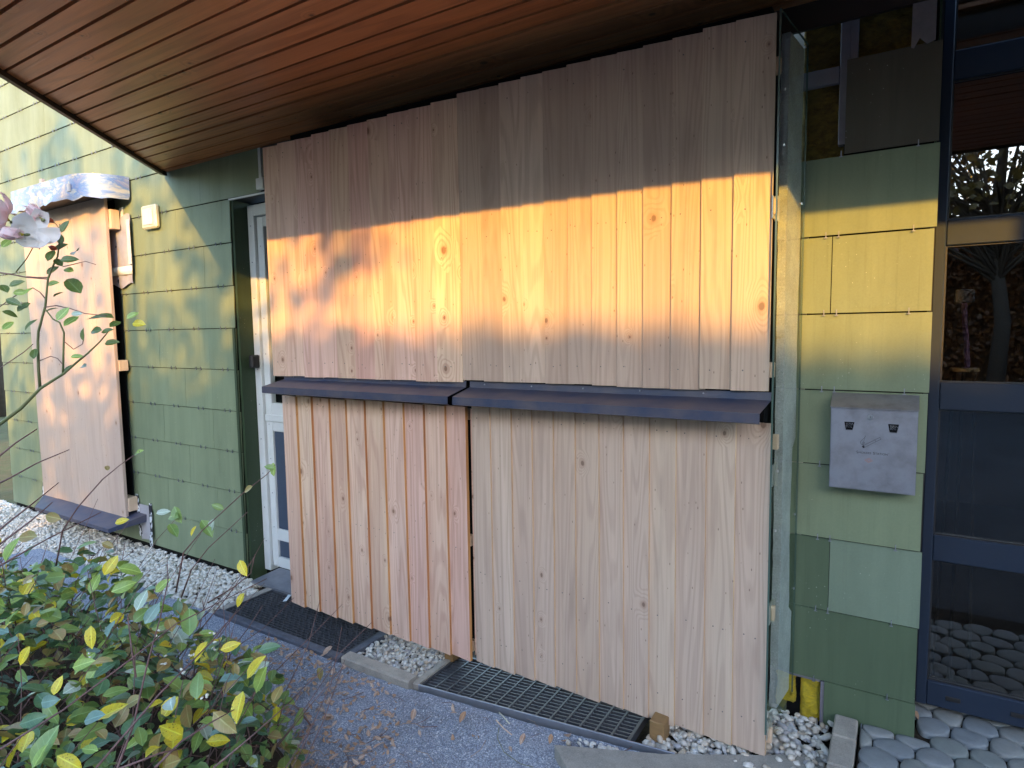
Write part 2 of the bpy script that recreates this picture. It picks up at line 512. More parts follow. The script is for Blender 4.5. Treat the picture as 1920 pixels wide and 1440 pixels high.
def share(mesh, name, parent=None, loc=None, rot=None, scale=None):
    o = bpy.data.objects.new(name, mesh)
    COL.objects.link(o)
    if parent: o.parent = parent
    if loc is not None: o.location = loc
    if rot is not None: o.rotation_euler = rot
    if scale is not None: o.scale = scale
    return o

def gz(x):
    """ground height along the front of the house"""
    if x < -1.8: return 0.0
    if x > .1: return .16
    return .0842*(x+1.8)

# ================================================================== GROUND
mb = MB()
mb.add([(-120, -120, -.16), (120, -120, -.16), (120, 120, -.16), (-120, 120, -.16)], [(0, 1, 2, 3)], M_LAWN)
mb.build('ground', kind='structure')

def sheet(name, xs, ys, zf, mat):
    mb = MB(); nx, ny = len(xs), len(ys)
    vs = [(x, y, zf(x, y)) for y in ys for x in xs]
    fs = [(j*nx+i, j*nx+i+1, (j+1)*nx+i+1, (j+1)*nx+i) for j in range(ny-1) for i in range(nx-1)]
    mb.add(vs, fs, mat)
    return mb.build(name, kind='structure', smooth=True)
def lin(a, b, n): return [a+(b-a)*i/(n-1) for i in range(n)]
rg = random.Random(3)
sheet('gravel_path', lin(-5.5, -.16, 200), lin(-5.0, -.475, 140),
      lambda x, y: gz(x) - .012 + .006*math.sin(x*7+y*5)*math.cos(y*9) + rg.uniform(-.0022, .0022) + (.0 if y > -1.0 else -.01), M_GRAVEL)
sheet('bed_soil', lin(-7.8, .1, 60), lin(-.475, .02, 8), lambda x, y: gz(x) - .065, M_SOIL)
sheet('yard', [-14, -5.5, -.16, 3, 14], [-16.5, -12, -5.0], lambda x, y: -.03 if x < -1 else .10, M_YARD)
sheet('yard_side', [-.155, .5, 2, 14], [-5.0, -2, -.9], lambda x, y: .125, M_YARD)

mb = MB()
sb = [(-4.9, -.80), (-2.2, -.99), (-1.75, -1.12), (-1.0, -1.83), (-.95, -2.2), (-1.2, -3.2), (-4.9, -3.2)]
mb.prism(sb, 'z', -.05, .010, M_SOIL)
mb.build('shrub_bed', kind='structure')
# ---- fine loose grains on the gravel
def pebble_geo(mb, c, s, m, rnd, sub=0):
    # squashed irregular octa-sphere, 14 verts
    dirs = [(0,0,1),(0,0,-1)]
    for zz, rr_, nn in ((.55, .83, 5), (-.25, .97, 6)):
        for i in range(nn):
            a = 2*math.pi*i/nn + (0 if zz > 0 else .5)
            dirs.append((rr_*math.cos(a), rr_*math.sin(a), zz))
    fs = []
    top = list(range(2, 7)); bot = list(range(7, 13))
    for i in range(5): fs.append((0, top[i], top[(i+1) % 5]))
    for i in range(6): fs.append((1, bot[(i+1) % 6], bot[i]))
    # stitch
    i = j = 0
    while i < 5 or j < 6:
        if j/6 <= i/5 and j < 6:
            fs.append((top[i % 5], bot[j % 6], bot[(j+1) % 6])); j += 1
        else:
            fs.append((top[i % 5], bot[j % 6], top[(i+1) % 5])); i += 1
    e = Euler((rnd.uniform(-.5, .5), rnd.uniform(-.5, .5), rnd.uniform(0, 6.3))).to_matrix()
    sx, sy, sz = s*rnd.uniform(.75, 1.25), s*rnd.uniform(.6, 1.0), s*rnd.uniform(.4, .7)
    vs = []
    for d in dirs:
        k = rnd.uniform(.88, 1.1)
        vs.append(Vector(c) + e @ Vector((d[0]*sx*k, d[1]*sy*k, d[2]*sz*k)))
    mb.add(vs, fs, m)
M_GRAIN = [simple('grain_grey', (.34, .36, .41), .85, nz=.4, nscale=200), simple('grain_light', (.55, .56, .6), .8), simple('grain_dark', (.18, .19, .22), .85)]
rnd = random.Random(11)
mb = MB()
for _ in range(15000):
    x = rnd.uniform(-2.9, -.55); y = -.49 - abs(rnd.gauss(0, .42))
    if y < -1.7: continue
    pebble_geo(mb, (x, y, gz(x)-.011), rnd.uniform(.0018, .0045), M_GRAIN[rnd.choice((0, 0, 0, 1, 2, 2))], rnd)
mb.build('loose_gravel', kind='stuff', smooth=False)

# ---- pebble beds
def bed(name, x0, x1, y0, y1, n_part, n_rest, smin, smax, zoff, mat, mat1, seed, fn=None):
    rnd = random.Random(seed)
    root = MB()
    root.box(x0, x1, y0, y1, gz((x0+x1)/2)-.12, gz((x0+x1)/2)-.07+zoff, M_SOIL)
    ro = root.build(name, kind='structure')
    variants = []
    for k in range(8):
        m_ = MB(); pebble_geo(m_, (0, 0, 0), 1.0, mat1, rnd); variants.append(m_.mesh('pebble', smooth=True))
    placed = 0
    while placed < n_part:
        x = rnd.uniform(x0, x1); y = rnd.uniform(y0, y1)
        if fn and not fn(x, y): continue
        s = rnd.uniform(smin, smax)
        share(rnd.choice(variants), 'pebble', ro, (x, y, gz(x)-.03+zoff+rnd.uniform(-.004, .014)), (rnd.uniform(-.3, .3), rnd.uniform(-.3, .3), rnd.uniform(0, 6)), (s, s, s))
        placed += 1
    m_ = MB()
    for _ in range(n_rest):
        x = rnd.uniform(x0, x1); y = rnd.uniform(y0, y1)
        pebble_geo(m_, (x, y, gz(x)-.045+zoff+rnd.uniform(-.008, .010)), rnd.uniform(smin, smax)*.95, mat, rnd)
    o = m_.build('pebble_layer', ro, smooth=True, kind='stuff')
    return ro
bed('pebble_bed', -2.235, -1.83, -.415, -.02, 290, 900, .009, .017, .02, M_PEB, M_PEB1, 21)
bed('pebble_bed', -.745, -.17, -.44, -.0, 230, 700, .011, .022, .005, M_PEB, M_PEB1, 22,
    lambda x, y: y > -.30-(.30*(x+.17)/-.55)-.0)
# white pebble strip along the green wall
m_ = MB(); rnd = random.Random(5)
for _ in range(10500):
    x = rnd.uniform(-7.9, -3.28); y = -rnd.uniform(.0, .62)
    if x > -3.47 and y > -.1: continue
    pebble_geo(m_, (x, y, -.045+rnd.uniform(-.012, .012)-.02*max(0, -y-.4)), rnd.uniform(.012, .022), M_PEBW, rnd)
m_.build('white_pebble_strip', kind='stuff', smooth=True)
# scattered pebbles near the right end of the grate
m_ = MB()
for _ in range(70):
    t = rnd.random(); x = -1.0+.42*t+rnd.gauss(0, .05); y = -.50-.0*t-abs(rnd.gauss(0, .045))
    pebble_geo(m_, (x, y, gz(x)-.002), rnd.uniform(.006, .014), M_PEB, rnd)
m_.build('spilled_pebbles', kind='stuff', smooth=True)

# ================================================================== HOUSE WALL
H = .27
def cladding_panel(mb_x0, mb_x1, z0, z1, mat, root, y0=-.010, y1=-.004, t=.005, loose=0.0):
    w = mb_x1-mb_x0
    mb = MB()
    # leaning sheet: lower edge proud of the course below
    c = .0012
    zt = z1-.0025; zb = z0+.0025; z0 = zb
    yb, yt = y0-loose, y1-loose
    vs = [(0, yb-t+0, zb), (w, yb-t, zb), (w, yt-t, zt), (0, yt-t, zt), (0, yb, zb), (w, yb, zb), (w, yt, zt), (0, yt, zt)]
    L = Vector((mb_x0, 0, z0))
    vs = [(x, y, z-z0) for x, y, z in vs]
    mb.add(vs, [(0, 1, 2, 3), (5, 4, 7, 6), (4, 5, 1, 0), (3, 2, 6, 7), (4, 0, 3, 7), (1, 5, 6, 2)], mat)
    return mb.build('cladding_panel', root, loc=L - root.location)

lw = thing('green_wall', 'long green fibre cement clad wall left of the white door', 'wall', (-5.4, 0, 0))
part('wall_core', MB().box(-7.235, -3.625, .002, .25, -.06, 4.4, M_CORE).box(-7.235, -3.5, .25, .3, -.06, 4.4, M_CORE), lw)
rnd = random.Random(9)
for k in range(0, 16):
    xr = -3.618 + rnd.uniform(-.004, .004) if k < 9 else (-3.30 if k == 9 else -4.0)
    off = .3 if k % 2 else 0.0
    xs = [-7.25]
    x = -3.62 - 6*.6 + off
    while x < xr-.12:
        if x > -7.2: xs.append(x)
        x += .6
    xs.append(xr)
    for a, b in zip(xs[:-1], xs[1:]):
        cladding_panel(a+.001, b-.001, k*H, (k+1)*H, GREEN, lw, loose=rnd.uniform(0, .0012))
def hooks(root, spots):
    mb = MB()
    for x, z in spots:
        mb.box(x-.0015, x+.0015, -.0195, -.012, z-.006, z+.014, M_ZINC)
        mb.box(x-.005, x+.005, -.021, -.0165, z-.0075, z-.0045, M_ZINC)
    part('cladding_hook', mb, root, kind='stuff')
sp = []
for k in range(1, 16):
    x = -3.72
    while x > -7.2:
        if k < 9 or x < -4.1:
            sp.append((x, k*H)); sp.append((x-.055, k*H))
        x -= .3
hooks(lw, sp)

rw = thing('green_wall', 'narrow green clad wall between the glass pane and the dark door', 'wall', (-.1, 0, .13))
part('wall_core', MB().box(-.30, .070, .075, .16, .0, 2.8, M_CORE).box(-.19, .070, .006, .075, .0, 2.47, M_CORE), rw)
part('wall_end', MB().box(.0702, .0765, -.004, .155, .05, 2.68, GREEN_T), rw)
rows = {0: [(-.200, .083, GREEN_D)], 1: [(-.345, .080, GREEN_D)], 2: [(-.345, -.196, GREEN_D), (-.194, .084, GREEN_B)],
        3: [(-.345, .078, GREEN)], 4: [(-.345, .082, GREEN)], 5: [(-.345, .084, GREEN)], 6: [(-.345, -.216, GREEN), (-.213, .080, GREEN)],
        7: [(-.345, .086, GREEN)]}
for k, L in rows.items():
    for a, b, m in L:
        cladding_panel(a, b, .10 if k == 0 else k*H, (k+1)*H, m, rw, loose=rnd.uniform(0, .0015))
cladding_panel(-.185, .082, 8*H, 2.475, GREEN_SH, rw, loose=.004)
hooks(rw, [(-.235, k*H) for k in (1.0, 2, 3, 4, 5, 6, 7)] + [(-.195, k*H) for k in (2, 3, 4, 5, 6, 7, 8)] + [(-.005+.004*k, k*H) for k in (1, 2, 3, 4, 5, 6, 7, 8)])
# torn out upper corner: wool, battens
def wool(x0, x1, z0, z1, y, nm, root, seed, mat=None):
    rnd = random.Random(seed)
    nx = max(6, int((x1-x0)/.008)); nz = max(6, int((z1-z0)/.008))
    vs = []
    for j in range(nz+1):
        for i in range(nx+1):
            e = min(i, nx-i, j, nz-j)
            x = x0+(x1-x0)*i/nx; z = z0+(z1-z0)*j/nz
            b = .010*math.sin(x*70+seed)*math.sin(z*55+seed*2) + rnd.uniform(-.0035, .0035)
            vs.append((x, y + b + (.02 if e == 0 else 0), z))
    fs = [(j*(nx+1)+i, j*(nx+1)+i+1, (j+1)*(nx+1)+i+1, (j+1)*(nx+1)+i) for j in range(nz) for i in range(nx)]
    part(nm, MB().add(vs, fs, mat or M_WOOL), root, smooth=True)
M_WOOLSH = wool_mat('shaded_mineral_wool', (.30, .20, .05), (.14, .09, .035), (.07, .05, .03))  # yellow wool darkened in colour for the shade under the roof
wool(-.33, .06, 2.15, 2.69, .045, 'mineral_wool', rw, 4, M_WOOLSH)
wool(-.285, -.213, .075, .255, .02, 'mineral_wool', rw, 5)
wool(-.37, -.30, .12, .26, .035, 'mineral_wool', rw, 6)
part('batten', MB().box(-.208, -.154, .004, .035, 2.20, 2.69, M_STUD, .002).box(-.186, -.178, -.003, .0035, 2.205, 2.69, M_STUD), rw)
part('batten', MB().box(-.34, -.209, .006, .03, 2.41, 2.465, M_STUD, .002), rw)
part('batten', MB().box(-.213, -.200, -.006, .02, .07, .262, M_STUD, .001), rw)
part('batten', MB().box(-.34, -.214, -.002, .02, .256, .272, M_STUD, .001), rw)
tp = MB(); tp.prism([(-.003, 2.69), (.062, 2.69), (.062, 2.475), (.040, 2.468), (.020, 2.49), (.005, 2.462), (-.003, 2.466)], 'y', -.019, -.016, simple('greyish_board', (.23, .20, .20), .8, nz=.3, nscale=40))
part('hanging_board', tp, rw)
vt = MB()
for i in range(9):
    x = -.305+.1*i/8
    vt.box(x-.0022, x+.0022, -.035, -.031, .045, .088, M_ZINC)
vt.box(-.309, -.201, -.036, -.031, .083, .092, M_ZINC).box(-.309, -.201, -.036, -.031, .040, .050, M_ZINC)
part('vent_grille', vt, rw)
part('dark_cavity', MB().box(-.335, -.21, .05, .06, .03, .27, M_DARK), rw)

# ================================================================== ROOF SOFFIT
rf = thing('roof_overhang', 'dark brown boarded roof overhang above the shutters with slanted left edge', 'roof', (-1, -1.2, 2.69))
def edge_x(y):  # slanted left edge of the roof
    if y > -.06: return -4.293 + (y+.06)*(-.2)
    return -4.293 + (-.06-y)*.85
ys = [0.03, -.058, -.183, -.285, -.386, -.473, -.562, -.667, -.781, -.883, -.978, -1.084, -1.186, -1.293, -1.394]
while ys[-1] > -2.12: ys.append(ys[-1]-.103)
ys[-1] = -2.20
rnd = random.Random(2)
for a, b in zip(ys[:-1], ys[1:]):
    g = .007
    y1, y0 = a-g, b+g
    mb = MB()
    zc = rnd.uniform(-.002, .002)
    pts = [(edge_x(y0)+.012, y0), (2.4, y0), (2.4, y1), (edge_x(y1)+.012, y1)]
    # rotate grain: build with long axis in local z so that the wood runs along the board
    L = 2.4-pts[0][0]
    vs = []
    for zz in (0, .018):
        for (x, y) in pts: vs.append((y-b, zz, x-2.4))
    mb.add(vs, [(0, 1, 2, 3), (7, 6, 5, 4), (0, 4, 5, 1), (1, 5, 6, 2), (2, 6, 7, 3), (3, 7, 4, 0)], SOFFIT)
    # local (a,b,c) -> world (c, a, b)
    o = mb.build('soffit_board', rf)
    o.matrix_local = Matrix(((0, 0, 1, 2.4-rf.location.x), (1, 0, 0, b-rf.location.y), (0, 1, 0, 2.69+zc-rf.location.z), (0, 0, 0, 1)))
mb = MB()
mb.prism([(edge_x(-2.20)+.02, -2.20), (2.4, -2.20), (2.4, .03), (edge_x(.03)+.02, .03)], 'z', 2.7125, 2.93, M_DARK)
part('roof_slab', mb, rf)
mb = MB()
def strip(p, q, t, z0, z1, m):
    p = Vector((p[0], p[1], 0)); q = Vector((q[0], q[1], 0)); d = (q-p).normalized(); n = Vector((d.y, -d.x, 0))*t
    mb.prism([tuple((p)[:2]), tuple((q)[:2]), tuple((q+n)[:2]), tuple((p+n)[:2])], 'z', z0, z1, m)
M_FASC = simple('dark_fascia', (.03, .022, .018), .5)
strip((edge_x(-.06), -.06), (edge_x(-2.21), -2.21), -.022, 2.665, 2.95, M_FASC)
strip((edge_x(.0), -.021), (edge_x(-.06), -.06), -.02, 2.665, 2.95, M_FASC)
part('fascia_board', mb, rf)
part('fascia_board', MB().box(edge_x(-2.23), 2.4, -2.23, -2.202, 2.675, 2.95, M_FASC), rf)
part('wall_trim', MB().box(-3.26, 2.4, -.02, -.0045, 2.60, 2.688, M_FASC), rf)

# ================================================================== WHITE DOOR + OPENING
op = thing('door_surround', 'deep green and black lining of the white door opening', 'door surround', (-3.6, 0, 0))
part('jamb', MB().box(-3.618, -3.597, -.002, .112, -.05, 2.42, GREEN_T), op)
part('jamb_trim', MB().box(-3.642, -3.6185, -.024, -.017, -.04, 1.62, GREEN_T), op)
part('head', MB().box(-3.618, -2.6, -.001, .14, 2.421, 2.45, M_BLACKPL), op)
part('drip_strip', MB().box(-3.60, -2.65, -.030, -.018, 2.415, 2.424, M_WHITE), op)
part('upper_panel', MB().box(-3.30, -2.6, .0, .02, 2.45, 2.69, GREEN_D), op)
part('cable_duct', MB().box(-3.297, -3.272, -.028, -.013, 2.50, 2.685, M_WHITE, .002).box(-3.305, -3.24, -.045, -.0135, 2.44, 2.505, M_WHITE, .003), op)
dr = thing('white_door', 'white framed door with slate blue panels half hidden behind the shutters', 'door', (-3.2, .1, 0))
mb = MB()
mb.box(-3.595, -3.535, .095, .16, .0, 2.40, M_WHITE, .003)
mb.box(-3.534, -2.5, .095, .16, 2.33, 2.40, M_WHITE, .003)
part('frame', mb, dr)
mb = MB()
mb.box(-3.532, -3.472, .115, .155, .03, 2.325, M_WHITE, .004)
mb.box(-3.471, -2.6, .115, .155, .03, .10, M_WHITE, .003)
mb.box(-3.471, -2.6, .115, .155, .215, .290, M_WHITE, .003)
mb.box(-3.471, -2.6, .115, .155, .945, 1.01, M_WHITE, .003)
mb.box(-3.471, -2.6, .115, .155, 1.04, 1.13, M_WHITE, .003)
mb.box(-3.471, -2.6, .115, .155, 2.26, 2.325, M_WHITE, .003)
part('leaf', mb, dr)
part('rail', MB().box(-3.53, -2.6, .104, .1145, 1.01, 1.055, M_WHITE, .002), dr)
part('lower_panel', MB().box(-3.471, -2.6, .13, .15, .291, .944, M_BLUEP), dr)
part('kick_panel', MB().box(-3.471, -2.6, .13, .15, .101, .214, M_BLUEP), dr)
part('glass_pane', MB().box(-3.471, -2.6, .135, .14, 1.131, 2.259, M_GLASS), dr)
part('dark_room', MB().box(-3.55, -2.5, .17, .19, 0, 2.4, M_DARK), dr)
mb = MB()
for z in [.2+.23*i for i in range(10)]:
    for x in (-3.565,):
        mb.tube([(x, .0955, z), (x, .092, z)], .004, M_ZINC, 8)
    mb.tube([(-3.502, .1155, z+.1), (-3.502, .112, z+.1)], .0035, M_ZINC, 8)
part('rivet', mb, dr, kind='stuff')
mb = MB().box(-3.575, -3.535, .035, .0945, 1.36, 1.445, M_BLACKPL, .008)
tag(mb.build('door_closer_box'), 'small black box fixed to the white door frame edge', 'latch box')
mb = MB()
mb.prism([(-.105, .002), (-.105, .016), (.112, .03), (.112, .0)], 'x', -3.46, -2.7, M_ZINC)
tag(mb.build('threshold_plate'), 'grey metal tread plate at the foot of the white door', 'threshold')

# ================================================================== SHUTTERS
SCREWMB = None
def board_mesh(w, h, t, mat, edge, c=.0012):
    mb = MB()
    pr = [(0, 0), (0, -t+c), (c, -t), (w-c, -t), (w, -t+c), (w, 0)]
    n = len(pr)
    vs = [(x, y, 0) for x, y in pr] + [(x, y, h) for x, y in pr]
    mb.add(vs, [tuple(range(n))[::-1], tuple(range(n, 2*n)), (2, 3, 3+n, 2+n), (1, 2, 2+n, 1+n), (3, 4, 4+n, 3+n), (5, 0, n, 5+n)], mat)
    mb.add(vs, [(0, 1, 1+n, n), (4, 5, 5+n, 4+n)], edge)
    return mb.mesh('board')
def shutter(label, xs, z0, z1, proud, mat, edge, seed, screws, t=.017, d=.013, group='shutters of vertical boards', y=-.288, jitter=.003):
    rnd = random.Random(seed)
    root = thing('board_shutter', label, 'shutter', ((xs[0]+xs[-1])/2, y, z0), group)
    sc = MB()
    for a, b in zip(xs[:-1], xs[1:]):
        ov = .014
        if proud == 'left':   # left edge rests over the neighbour
            x0, x1, y0_, y1_ = a-.001, b+ov, y-d, y
        else:
            x0, x1, y0_, y1_ = a-ov, b, y, y-d
        if a == xs[0] and proud == 'right': x0 = a
        if b == xs[-1] and proud == 'left': x1 = b
        ww = math.hypot(x1-x0, y1_-y0_); an = math.atan2(y1_-y0_, x1-x0)
        dz = rnd.uniform(-jitter, jitter)
        me = board_mesh(ww, z1-z0, t, mat, edge)
        o = share(me, 'board', root, Vector((x0, y0_, z0+dz)) - root.location, (rnd.uniform(-.0008, .0008), rnd.uniform(-.0012, .0012), an))
        for z in screws:
            for fx in (.32,) if rnd.random() < .8 else (.3, .62):
                xx = a+(b-a)*(fx+rnd.uniform(-.06, .06)); zz = z+rnd.uniform(-.006, .006)
                yy = y0_ + (y1_-y0_)*(xx-x0)/(x1-x0) - t/math.cos(an)
                sc.tube([(xx, yy+.002, zz), (xx, yy-.0006, zz)], .0028, M_SCREW, 8)
                sc.tube([(xx, yy-.0002, zz), (xx, yy-.0009, zz)], .0011, M_DARK, 6)
    part('screw', sc, root, kind='stuff')
    return root
XUL = [-2.868, -2.848+.09-.09+.0, -2.746, -2.612, -2.491, -2.363, -2.24, -2.113, -1.989, -1.862, -1.737, -1.605]
XUL = [-2.862, -2.746, -2.612, -2.491, -2.363, -2.24, -2.113, -1.989, -1.862, -1.737, -1.611]
XUR = [-1.597, -1.489, -1.391, -1.29, -1.193, -1.092, -.992, -.892, -.792, -.69, -.588, -.484, -.366]
XLL = [-2.815, -2.691, -2.574, -2.444, -2.326, -2.196, -2.071, -1.946, -1.826, -1.702, -1.590]
XLR = [-1.566, -1.466, -1.361, -1.262, -1.164, -1.067, -.967, -.866, -.766, -.667, -.561, -.462, -.350]
s1 = shutter('upper left shutter of pinkish larch boards above the left dark sill', XUL, 1.356, 2.548, 'left', LARCH, LARCH, 1, (1.43, 1.90, 2.50), d=.016)
s2 = shutter('upper right shutter of greyish oak boards above the right dark sill', XUR, 1.366, 2.556, 'left', OAK, OAK, 2, (1.435, 1.965, 2.49), d=.016)
s3 = shutter('lower left shutter of pink larch boards with orange edges below the sill', XLL, .102, 1.25, 'right', LARCH, EDGE_L, 3, (.17, .62, 1.21), t=.017, d=.015)
s4 = shutter('lower right shutter of pale oak boards standing over the grate', XLR, .108, 1.262, 'right', OAK, EDGE_O, 4, (.22, .52, 1.21), t=.016, d=.011)
def battens(root, x0, x1, zs, mat=PINE, right=.0):
    for z in zs:
        mb = MB(); h = .05
        mb.box(0, h, -.024, 0, 0, x1-x0, mat, .002)
        o = mb.build('batten', root)
        L = root.location
        # long axis local z -> world x ; local x -> world z
        o.matrix_local = Matrix(((0, 0, 1, x0-L.x), (0, 1, 0, -.262-L.y), (1, 0, 0, z-L.z), (0, 0, 0, 1)))
battens(s1, -2.84, -1.62, (1.40, 1.93, 2.46))
battens(s2, -1.585, -.352, (1.41, 1.94, 2.38))
battens(s3, -2.80, -1.60, (.13, .62, 1.19))
battens(s4, -1.56, -.335, (.14, .58, 1.17))
for z in (.62, 1.0):
    part('edge_batten', MB().box(-1.587, -1.568, -.286, -.262, .12, 1.24, LARCH), s3) if z == .62 else None
M_HINGE = simple('hinge_metal', (.55, .52, .46), .35, .6, nz=.3, nscale=50)
def hinge(root, z, dx=0):
    mb = MB()
    mb.box(-.3645+dx, -.361+dx, -.312, -.262, z-.035, z+.035, M_HINGE)
    mb.box(-.3605+dx, -.350+dx*.6, -.268, -.264, z-.035, z+.035, M_HINGE, .001)
    mb.tube([(-.358+dx, -.2665, z-.04), (-.358+dx, -.2665, z+.04)], .006, M_HINGE, 8)
    o = part('hinge', mb, root)
hinge(s2, 1.96); hinge(s4, 1.085, .0155); hinge(s4, .61, .0155); hinge(s4, .20, .0155)

# sills
def sill(label, x0, x1, ex0, ex1):
    mb = MB()
    t = .0018
    # x0..x1 at the back, ex0..ex1 at the front edge
    def quad(pts): 
        n = len(pts); 
        vs = [Vector(p) for p in pts]
        nrm = (vs[1]-vs[0]).cross(vs[2]-vs[1]).normalized()*t
        mb.add([tuple(v) for v in vs]+[tuple(v-nrm) for v in vs], [(0, 1, 2, 3), (7, 6, 5, 4), (0, 4, 5, 1), (1, 5, 6, 2), (2, 6, 7, 3), (3, 7, 4, 0)], M_ANTH)
    quad([(x0, -.300, 1.336), (x1, -.300, 1.336), (x1, -.297, 1.362), (x0, -.297, 1.362)])
    quad([(ex0, -.45, 1.310), (ex1, -.45, 1.310), (x1, -.300, 1.336), (x0, -.300, 1.336)])
    quad([(ex0, -.4505, 1.278), (ex1, -.4505, 1.278), (ex1, -.45, 1.310), (ex0, -.45, 1.310)])
    quad([(ex0, -.438, 1.274), (ex1, -.438, 1.274), (ex1, -.4505, 1.278), (ex0, -.4505, 1.278)])
    quad([(ex0, -.30, 1.300), (ex0, -.45, 1.280), (ex0, -.45, 1.3095), (ex0, -.30, 1.335)])
    root = thing('sill_shelf', label, 'sill', ((x0+x1)/2, -.3, 1.28), 'dark metal sills under the upper shutters')
    part('sheet', mb, root)
    sc = MB()
    x = x0+.08
    while x < x1:
        sc.tube([(x, -.3005, 1.351), (x, -.304, 1.351)], .003, M_ZINC, 8); x += .23
    part('rivet', sc, root, kind='stuff')
    return root
sill('dark blue metal sill on the left side, under the larch boards', -2.800, -1.597, -2.786, -1.583)
sill('dark blue metal sill on the right side, under the oak boards', -1.577, -.357, -1.558, -.365)

# bay window behind the shutters
bw = thing('bay_window', 'glazed bay behind the shutters with a bare glass side pane at its right end', 'bay window', (-1.6, -.1, 0))
part('dark_frame', MB().box(-2.72, -.385, -.255, -.001, .16, 2.60, M_DARK), bw)
mb = MB()
def gx(y): return -.345+(y+.345)*.124
def gslab(y0, y1, o0, o1, z0, z1, m): mb.prism([(gx(y0)+o0, y0), (gx(y0)+o1, y0), (gx(y1)+o1, y1), (gx(y1)+o0, y1)], 'z', z0, z1, m)
gslab(-.345, -.030, -.003, .003, .205, 2.545, M_GLASS)
part('side_glass', mb, bw)
mb = MB()
nseg = 70; rnd = random.Random(8)
vs = []
for i in range(nseg+1):
    z = .225+2.30*i/nseg
    ya = -.205+rnd.uniform(-.004, .004)+.012*math.sin(z*2.1); yb_ = -.048+rnd.uniform(-.003, .003)-.035*(1 if .55 < z < 1.15 else 0)-.006*math.sin(z*9)
    for y in (ya, yb_):
        for o in (-.006, -.032): vs.append((gx(y)+o, y, z))
fs = [(0, 2, 3, 1), (nseg*4, nseg*4+1, nseg*4+3, nseg*4+2)]
for i in range(nseg):
    a = i*4; b = a+4
    fs += [(a, b, b+2, a+2), (a+1, a+3, b+3, b+1), (a, a+1, b+1, b), (a+2, b+2, b+3, a+3)]
mb.add(vs, fs, M_FOAMC)
part('insulation_strip', mb, bw)
M_GEDGE = simple('glass_edge', (.07, .11, .09), .25, spec=.5)
mb = MB()
gslab(-.3462, -.3452, -.003, .003, .205, 2.545, M_GEDGE)
gslab(-.0298, -.0288, -.003, .003, .205, 2.545, M_GEDGE)
gslab(-.3452, -.0298, -.003, .003, 2.5452, 2.5464, M_GEDGE)
part('glass_edge', mb, bw)
mb = MB()
for y, z in ((-.30, 2.15), (-.30, 2.32), (-.08, 2.52), (-.29, 1.10), (-.08, 2.0), (-.07, .9), (-.06, .62), (-.30, .9)):
    mb.box(gx(y)+.0032, gx(y)+.0075, y-.003, y+.003, z-.004, z+.004, M_STEEL, .001)
part('glass_clip', mb, bw)
# wood support blocks
for i, (x, y, w_, lab) in enumerate(((-.715, -.335, .055, 'tan wooden block propping the lower right oak shutter on the pebbles'), (-1.79, -.19, .05, 'wooden block propping the lower left larch shutter beside the kerb stone'))):
    z = gz(x)-.03
    mb = MB().box(x-w_/2, x+w_/2, y-.035, y+.035, z, .139 if i == 0 else .131, simple('raw_block_wood%d' % i, (.26, .15, .06), .7, nz=.4, nscale=25, stretch=(1, 1, 6)), .003)
    tag(mb.build('support_block'), lab, 'wooden block')

# ================================================================== GRATES AND KERBS
def grate(label, x0, x1, y0, y1, nrow, ncol, stagger):
    za, zb = gz(x0), gz(x1)
    root = thing('drain_grate', label, 'grate', ((x0+x1)/2, (y0+y1)/2, za), 'black grates in front of the shutters')
    def zz(x): return za+(zb-za)*(x-x0)/(x1-x0)
    def slbox(mb, a, b, c, d, t0, t1, m):
        vs = []
        for dz in (t0, t1):
            for y in (c, d):
                for x in (a, b): vs.append((x, y, zz(x)+dz))
        mb.add(vs, [(0, 2, 3, 1), (4, 5, 7, 6), (0, 1, 5, 4), (2, 6, 7, 3), (0, 4, 6, 2), (1, 3, 7, 5)], m)
    fr = MB()
    slbox(fr, x0-.012, x0, y0-.012, y1+.012, -.03, .004, M_RUBBER); slbox(fr, x1, x1+.012, y0-.012, y1+.012, -.03, .004, M_RUBBER)
    slbox(fr, x0, x1, y0-.012, y0, -.03, .004, M_RUBBER); slbox(fr, x0, x1, y1, y1+.012, -.03, .004, M_RUBBER)
    part('frame', fr, root)
    pit = MB(); slbox(pit, x0, x1, y0, y1, -.05, -.045, M_DARK); part('pit', pit, root)
    h = (y1-y0)/nrow
    for j in range(1, nrow):
        mb = MB(); y = y0+h*j
        slbox(mb, x0, x1, y-.0028, y+.0028, -.022, 0, M_RUBBER)
        part('bar', mb, root)
    w = (x1-x0)/ncol
    if not stagger:
        for i in range(1, ncol):
            mb = MB(); x = x0+w*i
            slbox(mb, x-.004, x+.004, y0, y1, -.020, .0015, M_RUBBER)
            part('cross_bar', mb, root)
    else:
        mb = MB()
        for j in range(nrow):
            for i in range(ncol+1):
                x = x0+w*(i+(.5 if j % 2 else 0))
                if x0 < x < x1: slbox(mb, x-.003, x+.003, y0+h*j+.0028, y0+h*(j+1)-.0028, -.020, .0008, M_RUBBER)
        part('cross_bar', mb, root, kind='stuff')
    return root
grate('black rubber grate mat in front of the white door', -3.24, -2.29, -.43, -.12, 15, 24, True)
grate('black slotted grate under the lower right oak shutter', -1.765, -.80, -.445, -.16, 13, 15, False)

